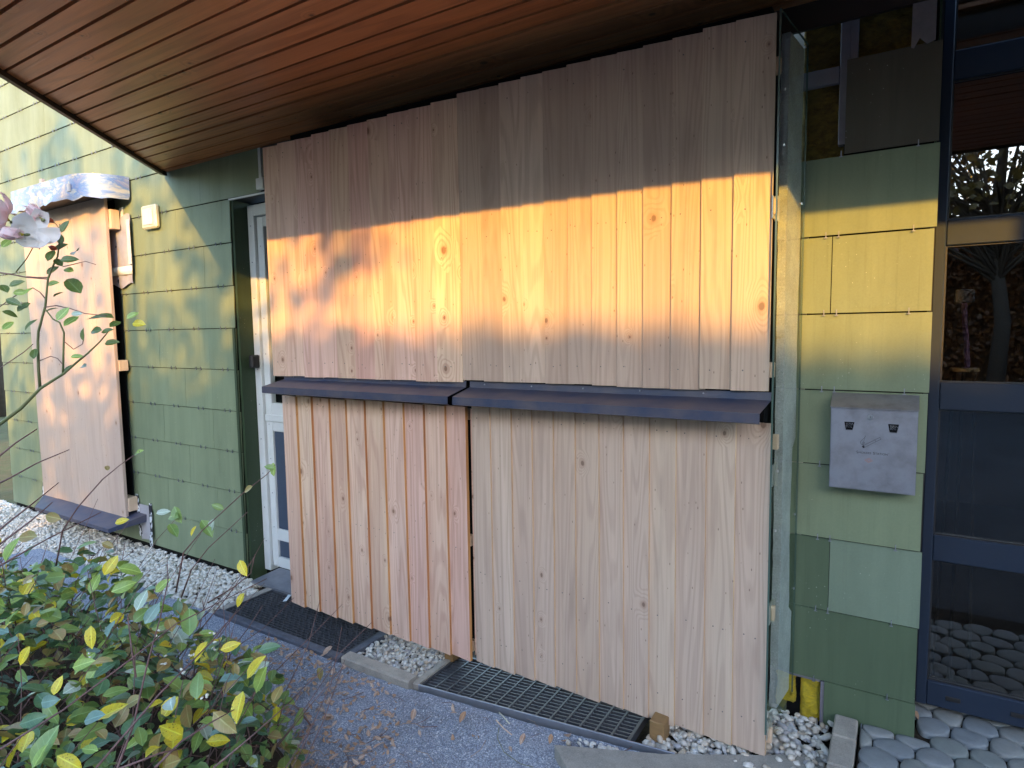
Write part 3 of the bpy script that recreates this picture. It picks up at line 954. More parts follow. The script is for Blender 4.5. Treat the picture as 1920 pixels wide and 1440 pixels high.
def kerb(name, label, x0, x1, y0, y1, h0, h1, m, cat='kerb', c=.004):
    mb = MB()
    vs = []
    zs = (gz(x0), gz(x1))
    for dz in (h0, h1):
        for y in (y0, y1):
            for x, z in ((x0, zs[0]), (x1, zs[1])): vs.append((x, y, z+dz))
    # chamfered front top edge
    n0 = gz(x0)+h1; n1 = gz(x1)+h1
    vs = [(x0, y0, zs[0]+h0), (x1, y0, zs[1]+h0), (x1, y0, n1-c*2), (x0, y0, n0-c*2), (x0, y0+c*2, n0), (x1, y0+c*2, n1), (x0, y1, n0), (x1, y1, n1), (x0, y1, zs[0]+h0), (x1, y1, zs[1]+h0)]
    fs = [(0, 1, 2, 3), (3, 2, 5, 4), (4, 5, 7, 6), (6, 7, 9, 8), (8, 9, 1, 0), (0, 3, 4, 6, 8), (1, 9, 7, 5, 2)]
    mb.add(vs, fs, m)
    return tag(mb.build(name), label, cat)
kerb('kerb_bar', 'dark painted kerb edging along the front of the left grate', -3.27, -2.262, -.482, -.443, -.08, .012, M_KERBD)
kerb('kerb_stone', 'beige concrete kerb stone in front of the small pebble bed', -2.240, -1.815, -.484, -.424, -.08, .026, M_KERB)
kerb('kerb_bar', 'dark divider bar between the left grate and the pebbles', -2.277, -2.2405, -.423, -.10, -.08, .004, M_KERBD)
kerb('kerb_bar', 'weathered brown bar between the small pebble bed and the right grate', -1.812, -1.778, -.458, -.10, -.08, .012, M_KERB)
kerb('kerb_bar', 'light stone bar at the left end of the left grate', -3.30, -3.2525, -.42, -.08, -.08, .006, M_KERB)
kerb('metal_edging', 'thin metal edging along the front of the right grate', -1.776, -.62, -.4635, -.4575, -.06, .012, M_ZINC, 'edging', .001)
mb = MB()
mb.prism([(-1.0, -.63), (-.66, -.484), (-.346, -.305), (-.19, -.195), (-.172, -.22), (-.172, -.60), (-.7, -.9)], 'z', .02, .108, M_SLAB)
tag(mb.build('concrete_slab'), 'grey concrete slab in front of the right end of the shutters', 'slab')
for y0, y1, lab in ((-.17, -.035, 'beige brick of the paving edge touching the green wall'), (-.335, -.174, 'beige brick second from the green wall in the paving edge'), (-.50, -.339, 'beige brick third from the green wall in the paving edge'), (-.665, -.504, 'beige brick nearest the viewer in the paving edge')):
    mb = MB().box(-.160, -.086, y0, y1, .04, .172, M_KERB, .005)
    tag(mb.build('edging_brick'), lab, 'brick', 'bricks edging the paving')

# paving stones
pv = MB().box(-.080, 2.2, -.9, .30, .02, .136, M_SOIL).build('pavement', kind='structure')
rnd = random.Random(31)
pts = []
for j in range(-1, 13):
    for i in range(-1, 22):
        x = -.085+.108*i+(.054 if j % 2 else 0)+rnd.uniform(-.024, .024)
        y = -.86+.094*j+rnd.uniform(-.020, .020)
        pts.append((x, y))
def cell(p, others):
    poly = [(p[0]-.2, p[1]-.2), (p[0]+.2, p[1]-.2), (p[0]+.2, p[1]+.2), (p[0]-.2, p[1]+.2)]
    for q in others:
        if q is p: continue
        dx, dy = q[0]-p[0], q[1]-p[1]
        if dx*dx+dy*dy > .16: continue
        mx, my = (p[0]+q[0])/2, (p[1]+q[1])/2
        new = []
        for a, b in zip(poly, poly[1:]+poly[:1]):
            da = (a[0]-mx)*dx+(a[1]-my)*dy; db = (b[0]-mx)*dx+(b[1]-my)*dy
            if da <= 0: new.append(a)
            if (da < 0) != (db < 0) and da != db:
                t = da/(da-db); new.append((a[0]+(b[0]-a[0])*t, a[1]+(b[1]-a[1])*t))
        poly = new
        if len(poly) < 3: return None
    return poly
def clip_rect(poly, x0, x1, y0, y1):
    for ax, v, s in ((0, x0, 1), (0, x1, -1), (1, y0, 1), (1, y1, -1)):
        new = []
        for a, b in zip(poly, poly[1:]+poly[:1]):
            da = (a[ax]-v)*s; db = (b[ax]-v)*s
            if da >= 0: new.append(a)
            if (da < 0) != (db < 0):
                t = da/(da-db); new.append((a[0]+(b[0]-a[0])*t, a[1]+(b[1]-a[1])*t))
        poly = new
        if len(poly) < 3: return None
    return poly
for p in pts:
    poly = cell(p, pts)
    if not poly: continue
    lim = .26 if p[0] > .09 else -.018
    poly = clip_rect(poly, -.078, 2.1, -.86, lim if p[0] > .075 else -.018)
    if not poly or len(poly) < 3: continue
    cx = sum(a[0] for a in poly)/len(poly); cy = sum(a[1] for a in poly)/len(poly)
    for _ in range(3):   # round the corners
        new = []
        for a, b in zip(poly, poly[1:]+poly[:1]):
            new.append((a[0]*.75+b[0]*.25, a[1]*.75+b[1]*.25)); new.append((a[0]*.25+b[0]*.75, a[1]*.25+b[1]*.75))
        poly = new
        if _ == 1: poly = [(x, y) for x, y in poly]
    n = len(poly); 
    if n > 28: poly = poly[::2]; n = len(poly)
    h = rnd.uniform(-.003, .004); tx, ty = rnd.uniform(-.03, .03), rnd.uniform(-.03, .03)
    mb = MB(); vs = []
    for s, z in ((.985, -.02), (.98, .016), (.945, .0225), (.88, .0245), (.45, .0252)):
        for x, y in poly:
            dx, dy = (x-cx)*s, (y-cy)*s
            vs.append((dx, dy, z+h+dx*tx+dy*ty))
    fs = []
    for l in range(4):
        for i in range(n): fs.append((l*n+i, l*n+(i+1) % n, (l+1)*n+(i+1) % n, (l+1)*n+i))
    fs.append(tuple(range(4*n, 5*n)))
    mb.add(vs, fs, M_PAVER)
    if cx > 1.3 or cy < -.75: continue
    mb.build('paving_stone', pv, loc=(cx, cy, .130), smooth=True)

# ================================================================== DARK GLAZED DOOR AT THE RIGHT
gd = thing('glazed_door', 'dark blue grey aluminium door wall with glass panes beside the ash box', 'glazed door', (.8, .18, .19))
mb = MB().box(.087, .120, .155, .215, .19, 2.68, M_DOORF, .003)
part('post', mb, gd)
mb = MB().box(.0805, .0865, .12, .22, .17, 2.68, M_BLACKPL)
part('gasket', mb, gd)
rails = [(.190, .281), (.732, .825), (1.278, 1.374), (1.847, 1.935), (2.396, 2.491)]
for a, b in rails:
    part('rail', MB().box(.121, 1.55, .160, .21, a, b, M_DOORF, .003), gd)
part('post', MB().box(1.551, 1.62, .155, .215, .19, 2.68, M_DOORF, .003), gd)
gl = [(.281, .732), (.825, 1.278), (1.374, 1.847), (1.935, 2.396), (2.491, 2.67)]
for a, b in gl:
    part('glass_pane', MB().box(.121, 1.55, .182, .188, a+.001, b-.001, M_DGLASS), gd)
mb = MB()
for a, b in gl:
    mb.box(.1203, .126, .172, .1815, a, b, M_BLACKPL); mb.box(.127, 1.55, .172, .1815, a, a+.005, M_BLACKPL); mb.box(.127, 1.55, .172, .1815, b-.005, b, M_BLACKPL)
part('seal', mb, gd)
mb = MB()
for x in (.20, .385, .57):
    mb.box(x-.022, x+.022, .1565, .1605, .224, .240, M_BLACKPL, .001)
part('drain_slot', mb, gd)
M_IN = simple('interior_plaster', (.5, .42, .32), .9)
M_INF = simple('interior_floor', (.10, .095, .09), .5)
rm = MB()
rm.box(-.5, 3.2, 3.5, 3.55, .1, 2.8, M_IN).box(3.2, 3.25, .25, 3.5, .1, 2.8, M_IN).box(-.5, -.45, .3, 3.5, .1, 2.8, M_IN).box(-.5, 3.2, .3, 3.5, .12, .17, M_INF).box(-.5, 3.2, .24, 3.5, 2.76, 2.8, M_IN)
rm.box(-.45, .07, .25, .3, .12, 2.8, M_IN).box(1.63, 3.2, .16, .3, .0, 2.8, M_CORE)
rm.build('interior_room', kind='structure')
# stand behind the glass: blue sign plate on a purple post over a stool
st = thing('stool', 'pale round stool standing behind the glass of the dark door', 'stool', (.205, .40, .17))
L = st.location
part('seat', MB().tube([(L.x, L.y, 1.400), (L.x, L.y, 1.413)], .045, M_CREAM, 20), st)
for i in range(3):
    a = i*2.1+.4
    part('leg', MB().tube([(L.x+.035*math.cos(a), L.y+.035*math.sin(a), 1.399), (L.x+.07*math.cos(a), L.y+.07*math.sin(a), .17)], .006, simple('stool_leg_metal', (.05, .05, .05), .4) if i == 0 else M_BLACKPL, 6), st)
sg = thing('sign_stand', 'blue square plate on a violet curved post on the stool', 'stand', (.205, .40, 1.413))
M_VIO = simple('violet_plastic', (.30, .22, .62), .4)
part('post', MB().tube([(.213, .40, 1.414), (.209, .40, 1.50), (.200, .40, 1.58), (.196, .40, 1.655)], .009, M_VIO, 8), sg)
part('plate', MB().box(.166, .226, .393, .403, 1.656, 1.706, simple('blue_plate', (.16, .28, .50), .4, nz=.6, nscale=60, dark=(.45, .50, .58)), .004), sg)
ct = MB()
for i in range(26):
    x = .62+.055*i; 
    ct.box(x, x+.05, .62+.03*(i % 2), .64+.03*(i % 2), .2, 2.7, simple('curtain', (.42, .38, .30), .9) if i == 0 else ct.mats[0])
tag(ct.build('curtain'), 'beige pleated curtain behind the dark door glass', 'curtain')
part('inner_post', MB().box(.545, .575, .40, .44, .17, 2.7, M_WHITE, .003), gd)

# ================================================================== ASH BOX
def steel_mat():
    N = NT('brushed_steel'); w = N.wpos()
    n = N.noise(N.scale3(w, (8, 8, 260)), 1.0, 3, .6); g = N.noise(w, 17, 4, .6)
    c = N.mix(N.map(g, .42, .72, 0, .45), (.30, .31, .355), (.13, .12, .125))
    sc = N.voro(w, 85)
    c = N.mix(N.map(sc, .07, .04, 0, .5), c, (.12, .09, .07))
    N.bump(n, .05, .001)
    return N.set(c, N.map(g, .3, .7, .42, .56), .75)
M_BRUSH = steel_mat()
X0, X1 = -.197, .0555
ZB, ZF, ZT = 1.020, 1.297, 1.340
D0, D1 = -.095, -.022
ab = thing('ash_box', 'stainless steel wall ash box printed SMOKERS STATION on the green wall', 'ash box', ((X0+X1)/2, -.022, ZB))
mb = MB()
pr = [(D1, ZB), (D1, ZT), (D0+.004, ZF), (D0+.004, ZB)]
mb.prism(pr, 'x', X0, X1, M_BRUSH)
part('body', mb, ab)
mb = MB()
a = Vector((0, D1, ZT+.001)); b = Vector((0, D0-.004, ZF+.0035))
mb.add([(X0-.002, D1, ZT+.0008), (X1+.002, D1, ZT+.0008), (X1+.002, D0-.004, ZF+.002), (X0-.002, D0-.004, ZF+.002),
        (X0-.002, D1, ZT+.003), (X1+.002, D1, ZT+.003), (X1+.002, D0-.004, ZF+.004), (X0-.002, D0-.004, ZF+.004)],
       [(3, 2, 1, 0), (4, 5, 6, 7)[::-1], (0, 1, 5, 4), (3, 7, 6, 2), (0, 4, 7, 3), (1, 2, 6, 5)], M_BRUSH)
part('lid', mb, ab)
# front door with two trapezoid openings, made of strips round the holes
FX0, FX1, FZ0, FZ1 = X0+.004, X1-.006, ZB+.003, ZF-.006
def trap(cx, zt, wt, wb, h): return [(cx-wt/2, zt), (cx-wb/2, zt-h), (cx+wb/2, zt-h), (cx+wt/2, zt)]
T1 = trap(-.140, 1.252, .031, .020, .028); T2 = trap(-.012, 1.252, .031, .020, .028)
mb = MB()
yF, yB = D0-.0025, D0+.003
def fq(pts): mb.prism(pts, 'y', yF, yB, M_BRUSH)
z_a, z_b = 1.252, 1.224
fq([(FX0, z_a), (FX0, FZ1), (FX1, FZ1), (FX1, z_a)])
fq([(FX0, FZ0), (FX0, z_b), (FX1, z_b), (FX1, FZ0)])
fq([(FX0, z_b), (FX0, z_a), T1[0], T1[1]])
fq([T1[2], T1[3], T2[0], T2[1]])
fq([T2[2], T2[3], (FX1, z_a), (FX1, z_b)])
part('front_door', mb, ab)
for T in (T1, T2):
    mb = MB(); cx = (T[0][0]+T[3][0])/2
    mb.prism([(p[0]+(.001 if p[0] > cx else -.001), p[1]) for p in T], 'y', D0+.0033, D0+.0038, M_DARK)
    for i in range(9):
        for j in range(2):
            xx = cx-.009+.0045*(i % 5)+(.002 if j else 0); zz = 1.2455-.004*j-(.008 if i > 4 else 0)
            mb.tube([(xx, D0+.0032, zz), (xx, D0+.0024, zz)], .0011, M_STEEL, 6)
    part('stub_slot', mb, ab)
mb = MB().tube([(-.078, yF-.004, 1.272), (-.078, yF+.0005, 1.272)], .0085, M_STEEL, 20).box(-.0788, -.0772, yF-.0046, yF-.0041, 1.268, 1.276, M_BLACKPL)
part('lock', mb, ab)
M_INK = simple('dark_ink', (.012, .012, .018), .6, spec=.2)
M_PINK = simple('faded_red_ink', (.42, .22, .20), .6)
mb = MB()
def seg(p, q, w=.0007, m=M_INK):
    dx, dz = q[0]-p[0], q[1]-p[1]; l = math.hypot(dx, dz); nx, nz = -dz/l*w/2, dx/l*w/2
    mb.prism([(p[0]+nx, p[1]+nz), (q[0]+nx, q[1]+nz), (q[0]-nx, q[1]-nz), (p[0]-nx, p[1]-nz)], 'y', yF-.0006, yF-.0001, m)
def poly(ps, w=.0007, m=M_INK):
    for p, q in zip(ps[:-1], ps[1:]): seg(p, q, w, m)
# cigarette
A = (-.0985, 1.1685); B = (-.0475, 1.2030)
d = Vector((B[0]-A[0], B[1]-A[1])).normalized(); nn_ = Vector((-d.y, d.x))*.0035
def off(t, s): return (A[0]+(B[0]-A[0])*t+nn_.x*s, A[1]+(B[1]-A[1])*t+nn_.y*s)
poly([off(.1, 1), off(1, 1), off(1, -1), off(.1, -1)]); seg(off(.72, 1), off(.72, -1))
mb.prism([off(0, 1.1), off(.1, 1.1), off(.1, -1.1), off(0, -1.1)], 'y', yF-.0006, yF-.0001, M_INK)
poly([(-.099, 1.1755), (-.1045, 1.181), (-.1045, 1.188), (-.0975, 1.196), (-.0925, 1.203), (-.0915, 1.209)], .0009)
poly([(-.099, 1.1755), (-.100, 1.183), (-.095, 1.191), (-.0925, 1.199), (-.0915, 1.209)], .0007)
poly([(-.099, 1.1755), (-.0965, 1.183), (-.094, 1.187), (-.0945, 1.180), (-.097, 1.1755)], .0009)
# faded diamond mark
poly([(-.091, 1.1255), (-.078, 1.1325), (-.068, 1.1245), (-.080, 1.1175), (-.091, 1.1255)], .0014, M_PINK)
poly([(-.085, 1.1250), (-.0785, 1.1285), (-.0735, 1.1245), (-.0795, 1.1210), (-.085, 1.1250)], .0013, M_PINK)
part('printed_icon', mb, ab)
def text_part(s, size, x, z, root, name='printed_text'):
    cu = bpy.data.curves.new('txt', 'FONT'); cu.body = s; cu.size = size; cu.extrude = .0002; cu.offset = -.00005
    to = bpy.data.objects.new('txt', cu); COL.objects.link(to)
    bpy.context.view_layer.update()
    me = bpy.data.meshes.new_from_object(to.evaluated_get(bpy.context.evaluated_depsgraph_get()))
    wdt = max(v.co.x for v in me.vertices)
    bpy.data.objects.remove(to)
    me.materials.clear(); me.materials.append(M_INK)
    o = bpy.data.objects.new(name, me); COL.objects.link(o); o.parent = root
    o.rotation_euler = (math.pi/2, 0, 0); o.location = Vector((x, yF-.0004, z))-root.location
    return wdt
x = -.1165
for s, size in (('S', .0125), ('MOKERS', .0098), (' ', .004), ('S', .0125), ('TATION', .0098)):
    if s == ' ': x += .005; continue
    x += text_part(s, size, x, 1.1465, ab)+.0008
text_part('TM', .003, x+.0005, 1.1525, ab)

# ================================================================== LEFT BOARDED WINDOW
lb = thing('window_board', 'tall pale laminated board covering the window in the left green wall', 'window board', (-5.6, -.12, .17))
xs = [-6.30, -6.04, -5.74, -5.44, -5.16, -4.93]
for a, b in zip(xs[:-1], xs[1:]):
    mb = MB().box(0, b-a-.001, -.022, 0, 0, 2.42-.0*a, GLULAM, .0015)
    mb.build('plank', lb, loc=Vector((a, -.098, .21+.008*rnd.uniform(-1, 1))) - lb.location)
for z in (.31, 1.38, 2.47):
    part('block', MB().box(-5.05, -4.925, -.097, -.03, z-.06, z+.045 if z < 1 else z+.02, PINE, .003), lb)
part('block', MB().box(-4.985, -4.90, -.097, -.035, 2.36, 2.50, PINE, .003), lb)
part('dark_reveal', MB().box(-6.42, -4.985, -.028, -.022, .20, 2.62, M_DARK), lb)
# sill below
mb = MB()
def q4(p, m): mb.add(p, [(0, 1, 2, 3)], m)
mb.add([(-6.0-.06, -.28, .178), (-4.86, -.28, .178), (-4.80, -.02, .235), (-6.45, -.02, .235),
        (-6.06, -.28, .150), (-4.86, -.28, .150), (-4.80, -.02, .18), (-6.45, -.02, .18)],
       [(0, 1, 2, 3), (7, 6, 5, 4), (4, 5, 1, 0), (5, 6, 2, 1), (7, 4, 0, 3)], M_ANTH)
tag(mb.build('window_sill'), 'dark metal sill below the tall board on the left wall', 'sill')
# film wrapped hood
def film_mat():
    N = NT('printed_film'); w = N.wpos()
    n1 = N.noise(N.scale3(w, (7, 4, 14)), 1.0, 5, .7, .6); n2 = N.noise(w, 3.3, 2)
    c = N.ramp(n1, [(0, (.34, .32, .24)), (.42, (.36, .36, .33)), (.52, (.12, .20, .36)), (.60, (.20, .22, .33)), (.7, (.34, .34, .33)), (1, (.34, .31, .23))])
    c = N.mix(N.map(n2, .76, .79), c, (.6, .12, .09))
    N.bump(n1, .5, .01)
    return N.set(c, .22, spec=.6)
M_FILM = film_mat()
M_CLEAR = simple('grey_film', (.36, .35, .38), .3, nz=.6, nscale=11, dark=(.24, .22, .22), bump=.5)
hd = thing('window_hood', 'rounded hood wrapped in blue and white film above the left board', 'hood', (-5.4, -.15, 2.6))
mb = MB()
pts = [(-6.45, -.02), (-6.35, -.20)]
prof = []
for i in range(9):
    a = math.pi/2*i/8
    prof.append((-5.04+.28*math.sin(a)*1.0, -.30+.28*(1-math.cos(a))))
outline = [(-6.10, -.02), (-6.04, -.24), (-5.96, -.30)] + prof
mb.prism(outline, 'z', 2.585, 2.715, M_BLACKPL)
part('hood_box', mb, hd)
mb = MB()
o2 = [(x+(-.004 if x < -5.9 else .004 if x > -4.9 else 0), y-.004) for x, y in outline[1:]]
n = len(o2); vs = []
rnd = random.Random(6)
full = []
for i in range(n-1):
    k = 12 if abs(o2[i+1][0]-o2[i][0]) > .4 else 1
    for t in range(k): full.append((o2[i][0]+(o2[i+1][0]-o2[i][0])*t/k, o2[i][1]+(o2[i+1][1]-o2[i][1])*t/k))
full.append(o2[-1]); n = len(full)
for (x, y) in full:
    vs += [(x, y, 2.718), (x, y-.003, 2.65), (x, y-rnd.uniform(.002, .012), 2.585), (x, y+rnd.uniform(-.02, .004), 2.555+rnd.uniform(-.022, .006))]
fs = []
for i in range(n-1):
    for j in range(3): fs.append((i*4+j, (i+1)*4+j, (i+1)*4+j+1, i*4+j+1))
mb.add(vs, fs, M_FILM)
mb.prism([(x, y) for x, y in o2], 'z', 2.7165, 2.719, M_FILM)
part('film_wrap', mb, hd, smooth=True)
part('clip', MB().box(-5.50, -5.46, -.29, -.27, 2.715, 2.755, M_CLEAR).box(-5.02, -4.98, -.315, -.308, 2.60, 2.65, M_CLEAR), hd)
# torn film patch beside the board
mb = MB(); rnd = random.Random(12); nx, nz = 8, 12; vs = []
for j in range(nz+1):
    for i in range(nx+1):
        x = -5.13+.36*i/nx + (.02*math.sin(j*1.3) if i == 0 else 0); z = 1.95+.50*j/nz+(.02*math.sin(i*1.1) if j in (0, nz) else 0)
        if j == nz and i < 3: z -= .06*(3-i)
        vs.append((x, -.024-abs(math.sin(i*.9+j*.5))*.012-rnd.uniform(0, .004), z))
mb.add(vs, [(j*(nx+1)+i, j*(nx+1)+i+1, (j+1)*(nx+1)+i+1, (j+1)*(nx+1)+i) for j in range(nz) for i in range(nx)], M_CLEAR)
mb.box(-5.05, -4.76, -.043, -.041, 2.03, 2.09, M_WHITE)
tag(mb.build('film_patch', smooth=True), 'wrinkled grey plastic film taped beside the tall board', 'plastic film')
M_TAPEW = simple('white_tape', (.62, .64, .62), .5, nz=.4, nscale=20)
for i, (x, z0, z1, lab) in enumerate(((-4.775, 2.10, 2.42, 'white tape strip down the right edge of the plastic film'), (-4.895, 2.41, 2.52, 'short white tape strip above the plastic film'))):
    tag(MB().box(x-.022, x+.022, -.046 if i == 0 else -.024, -.044 if i == 0 else -.0185, z0, z1, M_TAPEW).build('tape_strip'), lab, 'tape')
# black and white printed sealing tape
def check_mat():
    N = NT('printed_seal_tape'); w = N.wpos()
    v = N.voro(N.scale3(w, (60, 1, 45)), 1.0, out=1)
    s = N.n('SeparateColor'); N.put(s.inputs[0], v)
    return N.set(N.ramp(s.outputs[0], [(0, (.02, .02, .03)), (.5, (.62, .64, .66))], 'CONSTANT'), .5)
M_CHECK = check_mat()
for x, z0, z1, lean, lab in ((-6.525, .07, .36, 0, 'black and white sealing tape at the left of the low sill'), (-4.95, .06, .37, .08, 'leaning black and white sealing tape right of the low sill'), (-4.765, .0, .32, .03, 'black and white sealing tape furthest right on the left wall base')):
    mb = MB(); mb.add([(x-.018, -.022, z1), (x+.018, -.022, z1), (x+.018+lean, -.05, z0), (x-.018+lean, -.05, z0),
                       (x-.018, -.020, z1), (x+.018, -.020, z1), (x+.018+lean, -.047, z0), (x-.018+lean, -.047, z0)],
                      [(3, 2, 1, 0), (4, 5, 6, 7), (0, 1, 5, 4), (2, 3, 7, 6), (1, 2, 6, 5), (3, 0, 4, 7)], M_CHECK)
    tag(mb.build('sealing_tape'), lab, 'sealing tape', 'printed sealing tape strips')
mb = MB(); mb.add([(-4.93, -.028, .30), (-4.78, -.028, .30), (-4.74, -.045, .05), (-4.86, -.05, .04)], [(0, 1, 2, 3)][::-1], M_CLEAR)
mb.add([(-4.93, -.026, .30), (-4.78, -.026, .30), (-4.74, -.043, .05), (-4.86, -.048, .04)], [(3, 2, 1, 0)], M_CLEAR)
tag(mb.build('film_scrap'), 'pale film scrap between the sealing tapes at the wall base', 'plastic film')
# wall lamp
wl = thing('wall_lamp', 'small cream rectangular wall lamp on the left green wall', 'wall lamp', (-4.485, -.02, 2.33))
part('housing', MB().box(-4.575, -4.395, -.055, -.016, 2.325, 2.487, M_CREAM, .012), wl)
part('diffuser', MB().box(-4.545, -4.425, -.060, -.0555, 2.35, 2.462, M_DIFF, .002), wl)

# ================================================================== LEAVES
def leaf_mesh(L, W, mat, fold=.25, curl=.25, n=5, seed=0, tip=1.0):
    rnd = random.Random(seed)
    vs = []; 
    for i in range(n+1):
        t = i/n
        w = W/2*math.sin(math.pi*min(1, t**.85*.98+.0))**.75 if 0 < t < 1 else 0.0
        z = -curl*L*(t*t)*.5 + rnd.uniform(-.02, .02)*L
        vs += [(-w, t*L, z+w*fold*2), (0, t*L, z), (w, t*L, z+w*fold*2*rnd.uniform(.6, 1.3))]
    fs = []
    for i in range(n):
        a = i*3; b = a+3
        if i == 0: fs += [(a+1, b+1, b), (a+1, b+2, b+1)]
        elif i == n-1: fs += [(a, a+1, b+1), (a+1, a+2, b+1)]
        else: fs += [(a, a+1, b+1, b), (a+1, a+2, b+2, b+1)]
    mb = MB(); mb.add(vs, fs, mat)
    mb.va = [(c, i/n) for i in range(n+1) for c in (0., 1., 0.)]
    return mb
def xf(mb, src, mtx):
    vs = [tuple(mtx @ Vector(v)) for v in src.v]
    o = len(mb.v)
    if src.va:
        if mb.va is None: mb.va = []
        mb.va += [(0, 0)]*(o-len(mb.va)) + src.va
    mb.v += vs
    for f, k in zip(src.f, src.mi):
        mb.f.append(tuple(i+o for i in f)); mb.mi.append(mb.mid(src.mats[k]))

# ---- shrub in the foreground
shrub = thing('leafy_shrub', 'dense green and yellow leaved shrub filling the lower left foreground', 'shrub', (-2.3, -1.7, 0))
rnd = random.Random(77)
def bush_h(x, y):
    """height of the crown surface, 0 outside"""
    # right edge line from (-1.02,-1.80) to (-1.75,-1.12) ; back edge to (-4.6,-.75)
    e1 = (x+1.02)*(-.68) - (y+1.80)*(.73)      # >0 inside (to the left/front)
    e1 = e1
    e2 = -(y+1.02) - (x+1.9)*(-.09)
    e3 = y+2.75
    e4 = x+4.4
    m = min(e1, e2, e3*.8, e4)
    if m <= 0: return 0
    h = .70*min(1, (m/.26))**.5
    return h*(1+.10*math.sin(x*5.1+y*3)+.07*math.sin(x*13+y*11))
wts = [0]*32+[1]*26+[2]*5+[3]*12+[4]*10+[5]*15+[6]*2
protos = {}
for mi in range(len(LEAF)):
    protos[mi] = [leaf_mesh(rnd.uniform(.052, .078), rnd.uniform(.030, .043), LEAF[mi], rnd.uniform(.1, .3), rnd.uniform(.0, .7), seed=mi*7+k) for k in range(4)]
    
cands = []
tries = 0
while len(cands) < 6600 and tries < 200000:
    tries += 1
    x = rnd.uniform(-4.4, -1.0); y = rnd.uniform(-2.75, -.95)
    h = bush_h(x, y)
    if h <= .05: continue
    dcam = math.hypot(x, y+2.481)
    if dcam < 1.12: continue
    z = h*(1-abs(rnd.gauss(0, .28)))
    if z < .03: continue
    cands.append((x, y, z, h))
def leaf_matrix(x, y, z, tilt=.9):
    az = rnd.uniform(0, 2*math.pi)
    e = Euler((rnd.gauss(.15, .55), rnd.gauss(0, .5), az))
    sc = rnd.uniform(.65, 1.12)
    return Matrix.Translation((x, y, z)) @ e.to_matrix().to_4x4() @ Matrix.Diagonal((sc, sc, sc, 1))
cands.sort(key=lambda c: (c[0]**2+(c[1]+2.481)**2+(c[2]-1.578)**2) + (c[3]-c[2])*6)
meshes = {mi: [p.mesh('leaf', smooth=True) for p in protos[mi]] for mi in protos}
stuff = MB()
for i, (x, y, z, h) in enumerate(cands):
    mi = rnd.choice(wts)
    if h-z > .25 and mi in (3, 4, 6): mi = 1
    mtx = leaf_matrix(x, y, z)
    if i < 290:
        o = bpy.data.objects.new('leaf', rnd.choice(meshes[mi])); COL.objects.link(o); o.parent = shrub
        o.matrix_local = Matrix.Translation(-shrub.location) @ mtx
    else:
        xf(stuff, rnd.choice(protos[mi]), mtx)
part('leaf_mass', stuff, shrub, smooth=True, kind='stuff')
# twigs inside
tw = MB()
for _ in range(800):
    x = rnd.uniform(-4.3, -1.1); y = rnd.uniform(-2.6, -1.0); h = bush_h(x, y)
    if h < .2 or math.hypot(x, y+2.481) < 1.15: continue
    L = rnd.uniform(.3, .75); az = rnd.uniform(0, 6.28)
    p = Vector((x, y, rnd.uniform(.0, h*.6)))
    dr_ = Vector((math.cos(az)*rnd.uniform(.3, 1), math.sin(az)*rnd.uniform(.3, 1), rnd.uniform(.4, 1.1))).normalized()
    ps = [p]
    for s in range(4):
        dr_ = (dr_+Vector((rnd.gauss(0, .12), rnd.gauss(0, .12), rnd.gauss(0, .08)))).normalized()
        ps.append(ps[-1]+dr_*L/4)
    if ps[-1].z > h+.16: continue
    tw.tube(ps, rnd.uniform(.0016, .0036), M_TWIG, 5, .0010)
part('twig_mass', tw, shrub, smooth=True, kind='stuff')
# berries
bb = MB()
for _ in range(9):
    x = rnd.uniform(-2.0, -1.3); y = rnd.uniform(-1.7, -1.3); h = bush_h(x, y)
    for k in range(3):
        pebble_geo(bb, (x+rnd.uniform(-.01, .01), y+rnd.uniform(-.01, .01), h+rnd.uniform(-.02, .01)), .006, M_BERRY, rnd)
part('berry', bb, shrub, smooth=True, kind='stuff')

def P(x, y, d):
    """point at distance d along the line of sight measured on the photograph (used for slender twigs only)"""
    f = 1169.05
    v = fw + rr*((x-960)/f) - uu*((y-720)/f)
    return Vector((0, -2.481, 1.578)) + v*d
